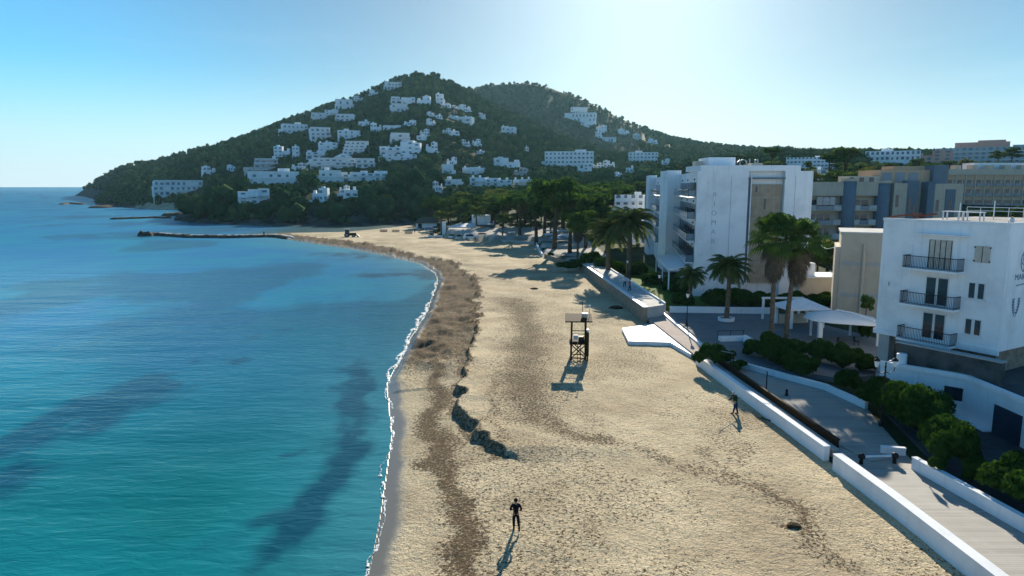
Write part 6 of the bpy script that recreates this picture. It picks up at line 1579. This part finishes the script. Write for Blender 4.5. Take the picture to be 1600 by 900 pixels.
# ------------------------------------------------------------------ people
def skin_mesh(name, V, E, Rd, mat, parent, sub=1, root=0):
    me = bpy.data.meshes.new(name); me.from_pydata(V, E, []); o = bpy.data.objects.new(name, me); COL.objects.link(o)
    md = o.modifiers.new('s', 'SKIN'); md.use_smooth_shade = True
    sv = me.skin_vertices[0].data
    for i, r in enumerate(Rd): sv[i].radius = (r, r) if not isinstance(r, tuple) else r
    sv[root].use_root = True
    sb = o.modifiers.new('u', 'SUBSURF'); sb.levels = sub
    dg = bpy.context.evaluated_depsgraph_get(); m2 = bpy.data.meshes.new_from_object(o.evaluated_get(dg)); m2.name = name
    bpy.data.objects.remove(o); m2.materials.clear(); return link(name, m2, parent, mat)
SKIN = plain('skin', (.42,.26,.18), .6, (.38,.22,.15)); 
def person(x, y, z, rz, label, J, jacket, trousers, hair, group=None, hold=None, hat=None, extra=None, s=1.0):
    """J: joint positions, +y is the way the person faces"""
    t = thing('person', label, 'person', (x, y, z), rz, group); t.scale = (s, s, s)
    V = []; E = []; Rd = []
    def n(p, r, par=None):
        V.append(tuple(p)); Rd.append(r)
        if par is not None: E.append((par, len(V)-1))
        return len(V)-1
    pel = n(J['pelvis'], .12); ab = n(J['waist'], .115, pel); ch = n(J['chest'], .14, ab); nk = n(J['neck'], .06, ch)
    hd = Vector(J['head']); h0 = n(hd-Vector((0,0,.09)), .065, nk); h1 = n(hd, (.085,.10), h0); h2 = n(hd+Vector((0,.0,.08)), .07, h1)
    for sd in ('L', 'R'):
        sh = n(J['sh'+sd], .062, ch); el = n(J['el'+sd], .045, sh); wr = n(J['wr'+sd], .032, el)
        w_ = Vector(J['wr'+sd]); d = (w_-Vector(J['el'+sd])).normalized(); sdv = d.cross(Vector((0,0,1))); sdv = sdv.normalized() if sdv.length > .2 else Vector((1,0,0))
        pm = n(w_+d*.06, (.034,.022), wr)
        hp = n(J['hp'+sd], .095, pel); kn = n(J['kn'+sd], .062, hp); an = n(J['an'+sd], .042, kn); a_ = Vector(J['an'+sd]); toe = Vector(J.get('toe'+sd, a_+Vector((0,.16,-.05)))); n(toe, .035, an)
    body = skin_mesh('body', V, E, Rd, SKIN, t)
    # fingers: short separate chains rooted in the palm; they belong to the body's skin
    vv = []; ee = []; rr = []
    hands = MB()
    for sd in ('L', 'R'):
        w_ = Vector(J['wr'+sd]); d = (w_-Vector(J['el'+sd])).normalized(); sdv = d.cross(Vector((0,0,1))); sdv = sdv.normalized() if sdv.length > .2 else Vector((1,0,0)); dn = d.cross(sdv)
        for k_, (o_, L) in enumerate(((-.027,.062),(-.009,.074),(.009,.070),(.026,.054))):
            b = w_+d*.085+sdv*o_; hands.tube([b, b+d*L*.5-dn*.006, b+d*L*.85-dn*.022], [.0085,.008,.006], 5)
        b = w_+d*.04-sdv*.03; hands.tube([b, b+d*.03-sdv*.022, b+d*.055-sdv*.026], [.011,.009,.007], 5)
    hands.build('fingers', SKIN, body, True)
    fc = MB(); fc.tube([hd+Vector((0,.095,.03)), hd+Vector((0,.122,-.005)), hd+Vector((0,.10,-.02))], [.01,.015,.01], 5)
    for s_ in (-1,1): fc.tube([hd+Vector((s_*.09,-.005,.03)), hd+Vector((s_*.10,-.01,0)), hd+Vector((s_*.09,0,-.03))], [.01,.016,.008], 5)
    fc.build('nose_and_ears', SKIN, body, True)
    ey = MB(); 
    for s_ in (-1,1): ey.tube([hd+Vector((s_*.033,.084,.02)), hd+Vector((s_*.033,.097,.02))], .011, 6)
    ey.beam(hd+Vector((-.025,.088,-.05)), hd+Vector((.025,.088,-.05)), .012); ey.build('eyes_and_mouth', IRON, body)
    jk = [J['hip_hem'], J['waist'], J['chest'], tuple(Vector(J['neck'])-Vector((0,0,.03)))]
    V2 = [tuple(p) for p in jk]; E2 = [(0,1),(1,2),(2,3)]; R2 = [.155,.15,.175,.085]
    for sd in ('L','R'):
        V2 += [tuple(J['sh'+sd]), tuple(J['el'+sd]), tuple(Vector(J['wr'+sd])*.97+Vector(J['el'+sd])*.03)]; k0 = len(V2)-3; E2 += [(2,k0),(k0,k0+1),(k0+1,k0+2)]; R2 += [.088,.068,.052]
    skin_mesh('jacket', V2, E2, R2, jacket, t)
    V2 = [tuple(Vector(J['pelvis'])+Vector((0,0,.06))), tuple(J['pelvis'])]; E2 = [(0,1)]; R2 = [.14,.145]
    for sd in ('L','R'):
        V2 += [tuple(J['hp'+sd]), tuple(J['kn'+sd]), tuple(Vector(J['an'+sd])+Vector((0,0,.02)))]; k0 = len(V2)-3; E2 += [(1,k0),(k0,k0+1),(k0+1,k0+2)]; R2 += [.115,.085,.066]
    skin_mesh('trousers', V2, E2, R2, trousers, t)
    for sd in ('L','R'):
        a_ = Vector(J['an'+sd]); toe = Vector(J.get('toe'+sd, a_+Vector((0,.16,-.05)))); d = (toe-a_).normalized()
        sm = MB(); sm.tube([a_-d*.06, a_+d*.03, toe-d*.02, toe+d*.06], [.05,.058,.048,.03], 8); sm.build('shoe', IRON, t, True)
    hm = MB(); hm.lathe([(.098,-.02),(.108,.03),(.10,.09),(.06,.135),(.01,.15)], (0,0), 12); ho = hm.build('hair' if not hat else 'cap', hat or hair, t, True); ho.location = hd+Vector((0,-.018,0))
    return t
def stand(dx=0, step=0.0, lean=0.0, armf=0.1):
    return dict(pelvis=(0,0,.93), hip_hem=(0,0,.86), waist=(0,lean*.3,1.10), chest=(0,lean*.7,1.32), neck=(0,lean,1.50), head=(0,lean*1.1+.01,1.64),
        shL=(-.19,lean*.8,1.41), elL=(-.27,lean*.8+armf*.3,1.14), wrL=(-.24,lean+armf*1.4,.94), shR=(.19,lean*.8,1.41), elR=(.27,lean*.8+armf*.3,1.14), wrR=(.24,lean+armf*1.2,.94),
        hpL=(-.10,0,.88), knL=(-.11,step*.5,.50), anL=(-.11,step,.08), hpR=(.10,0,.88), knR=(.11,-step*.3,.50), anR=(.11,-step,.09))
BLK = plain('black_cloth', (.012,.013,.018), .85); NAVY = plain('navy_cloth', (.015,.02,.04), .85); GRNC = plain('dark_green_cloth', (.03,.05,.025), .85); JEAN = plain('blue_denim', (.03,.06,.13), .85); HAIRD = plain('dark_hair', (.015,.011,.008), .7); LCAP = plain('pale_cap', (.6,.58,.5), .8); REDC = plain('red_cloth', (.4,.06,.05), .8); WHC = plain('white_cloth', (.7,.7,.7), .8)
J = stand(); J.update(elL=(-.31,-.02,1.16), wrL=(-.17,.17,1.08), elR=(.31,-.03,1.16), wrR=(.24,.14,1.02), anR=(.15,-.36,.30), knR=(.13,.02,.50), toeR=(.16,-.34,.12), anL=(-.10,.05,.08), knL=(-.11,.04,.50))
x, y = G(806, 818, 1.05); person(x, y, zat(x, y)+.01, .06, 'person in black walking away over open sand, one foot lifted, nearest to the camera', J, BLK, BLK, HAIRD, hat=BLK, s=.95)
J = stand(); J.update(waist=(0,.04,1.10), chest=(0,.15,1.30), neck=(0,.24,1.44), head=(0,.31,1.55), shL=(-.19,.17,1.37), shR=(.19,.17,1.37), elL=(-.30,.26,1.13), wrL=(-.26,.48,1.02), elR=(.28,.22,1.12), wrR=(.14,.42,.92), anL=(-.15,.10,.08), anR=(.13,-.10,.08))
x, y = G(1149, 647, 1.05); wz = zat(x, y)+.01
person(x, y, wz, .55, 'stooping beach worker in a dark green jacket raking beside the low white wall', J, GRNC, JEAN, HAIRD, hat=LCAP)
t = thing('rake', 'long pale handled rake held by the stooping beach worker', 'rake', (x, y, wz), .55)
MB().tube([(.12,.40,.90),(-.26,.50,1.02),(-1.25,.95,1.62)], .022, 6).build('handle', plain('pale_wood', (.55,.50,.25), .6), t); MB().beam((-1.45,.80,1.66),(-1.08,1.12,1.70),.04).build('rake_head', TIMBER, t)
for (px, yb, z, rz, jc, tr_, lb) in [(412.5,368.5,1.1,.4,NAVY,BLK,'lone person standing on the long stone breakwater'),(984,454,3.02,1.2,REDC,JEAN,'person in red on the raised white walkway'),(976,449,3.02,.2,WHC,BLK,'person in white beside the one in red on the raised walkway'),
                              (648,364,1.0,0,NAVY,JEAN,'dark dressed person left of the group near the beach huts'),(655,363.5,1.0,1,WHC,JEAN,'person in white in the group near the beach huts')]:
    x, y = G(px, yb, z); person(x, y, z if z > 2 else max(zat(x, y), z-.1), rz, lb, stand(0, .14), jc, tr_, HAIRD)
a = rl(7.9, 3.0, 15.2); person(a[0], a[1], 15.0-.75, fa_+2.6, 'dark haired person on the roof terrace of the near white house', stand(), WHC, BLK, HAIRD)
# clods and driftwood on the sand
rg = random.Random(9)
for (px, py, r, lb) in [(1241,821,.26,'largest dark clod of sea grass on the near sand right of the walking person'),(835,452,.5,'dark clod of sea grass on the sand near the tree shadows'),(962,482,.7,'dark round clod at the foot of the stone wall')]:
    bm = bmesh.new(); bmesh.ops.create_icosphere(bm, subdivisions=3, radius=1)
    for v in bm.verts: v.co *= .7+.55*float(fbm(np.array([v.co.x*2+px]), np.array([v.co.y*2+v.co.z]), 4)[0]); v.co.z *= .45
    me = bpy.data.meshes.new('weed_clod'); bm.to_mesh(me); bm.free(); ob = link('weed_clod', me, None, plain('sea_grass', (.07,.045,.025), .95)); x, y = G(px, py, 1.05)
    ob.location = (x, y, zat(x, y)+.05); ob.scale = (r*1.4, r, r); tag(ob, lb, 'seaweed clod')
t = MB().tube([(0,0,.08),(.5,-.45,.10),(1.1,-.9,.06)], [.03,.05,.025], 6).build('driftwood', TRUNK); x, y = G(1195, 655, 1.05); t.location = (x-.6, y+.3, zat(x, y)); tag(t, 'short dark stick lying on the sand beside the low white wall', 'stick')

# ------------------------------------------------------------------ the air over the bay
hm, hnt, hb = new_mat('haze_air'); hnt.nodes.remove(hb)
pv = hnt.nodes.new('ShaderNodeVolumePrincipled'); pv.inputs['Color'].default_value = (.45, .80, 1, 1); pv.inputs['Density'].default_value = .00004; pv.inputs['Anisotropy'].default_value = .35
hnt.links.new(pv.outputs[0], hnt.nodes['Material Output'].inputs['Volume'])
hz_o = MB().box(-3200, 4200, -120, 4400, -5.5, 290).build('haze', hm); tag(hz_o, kind='stuff')
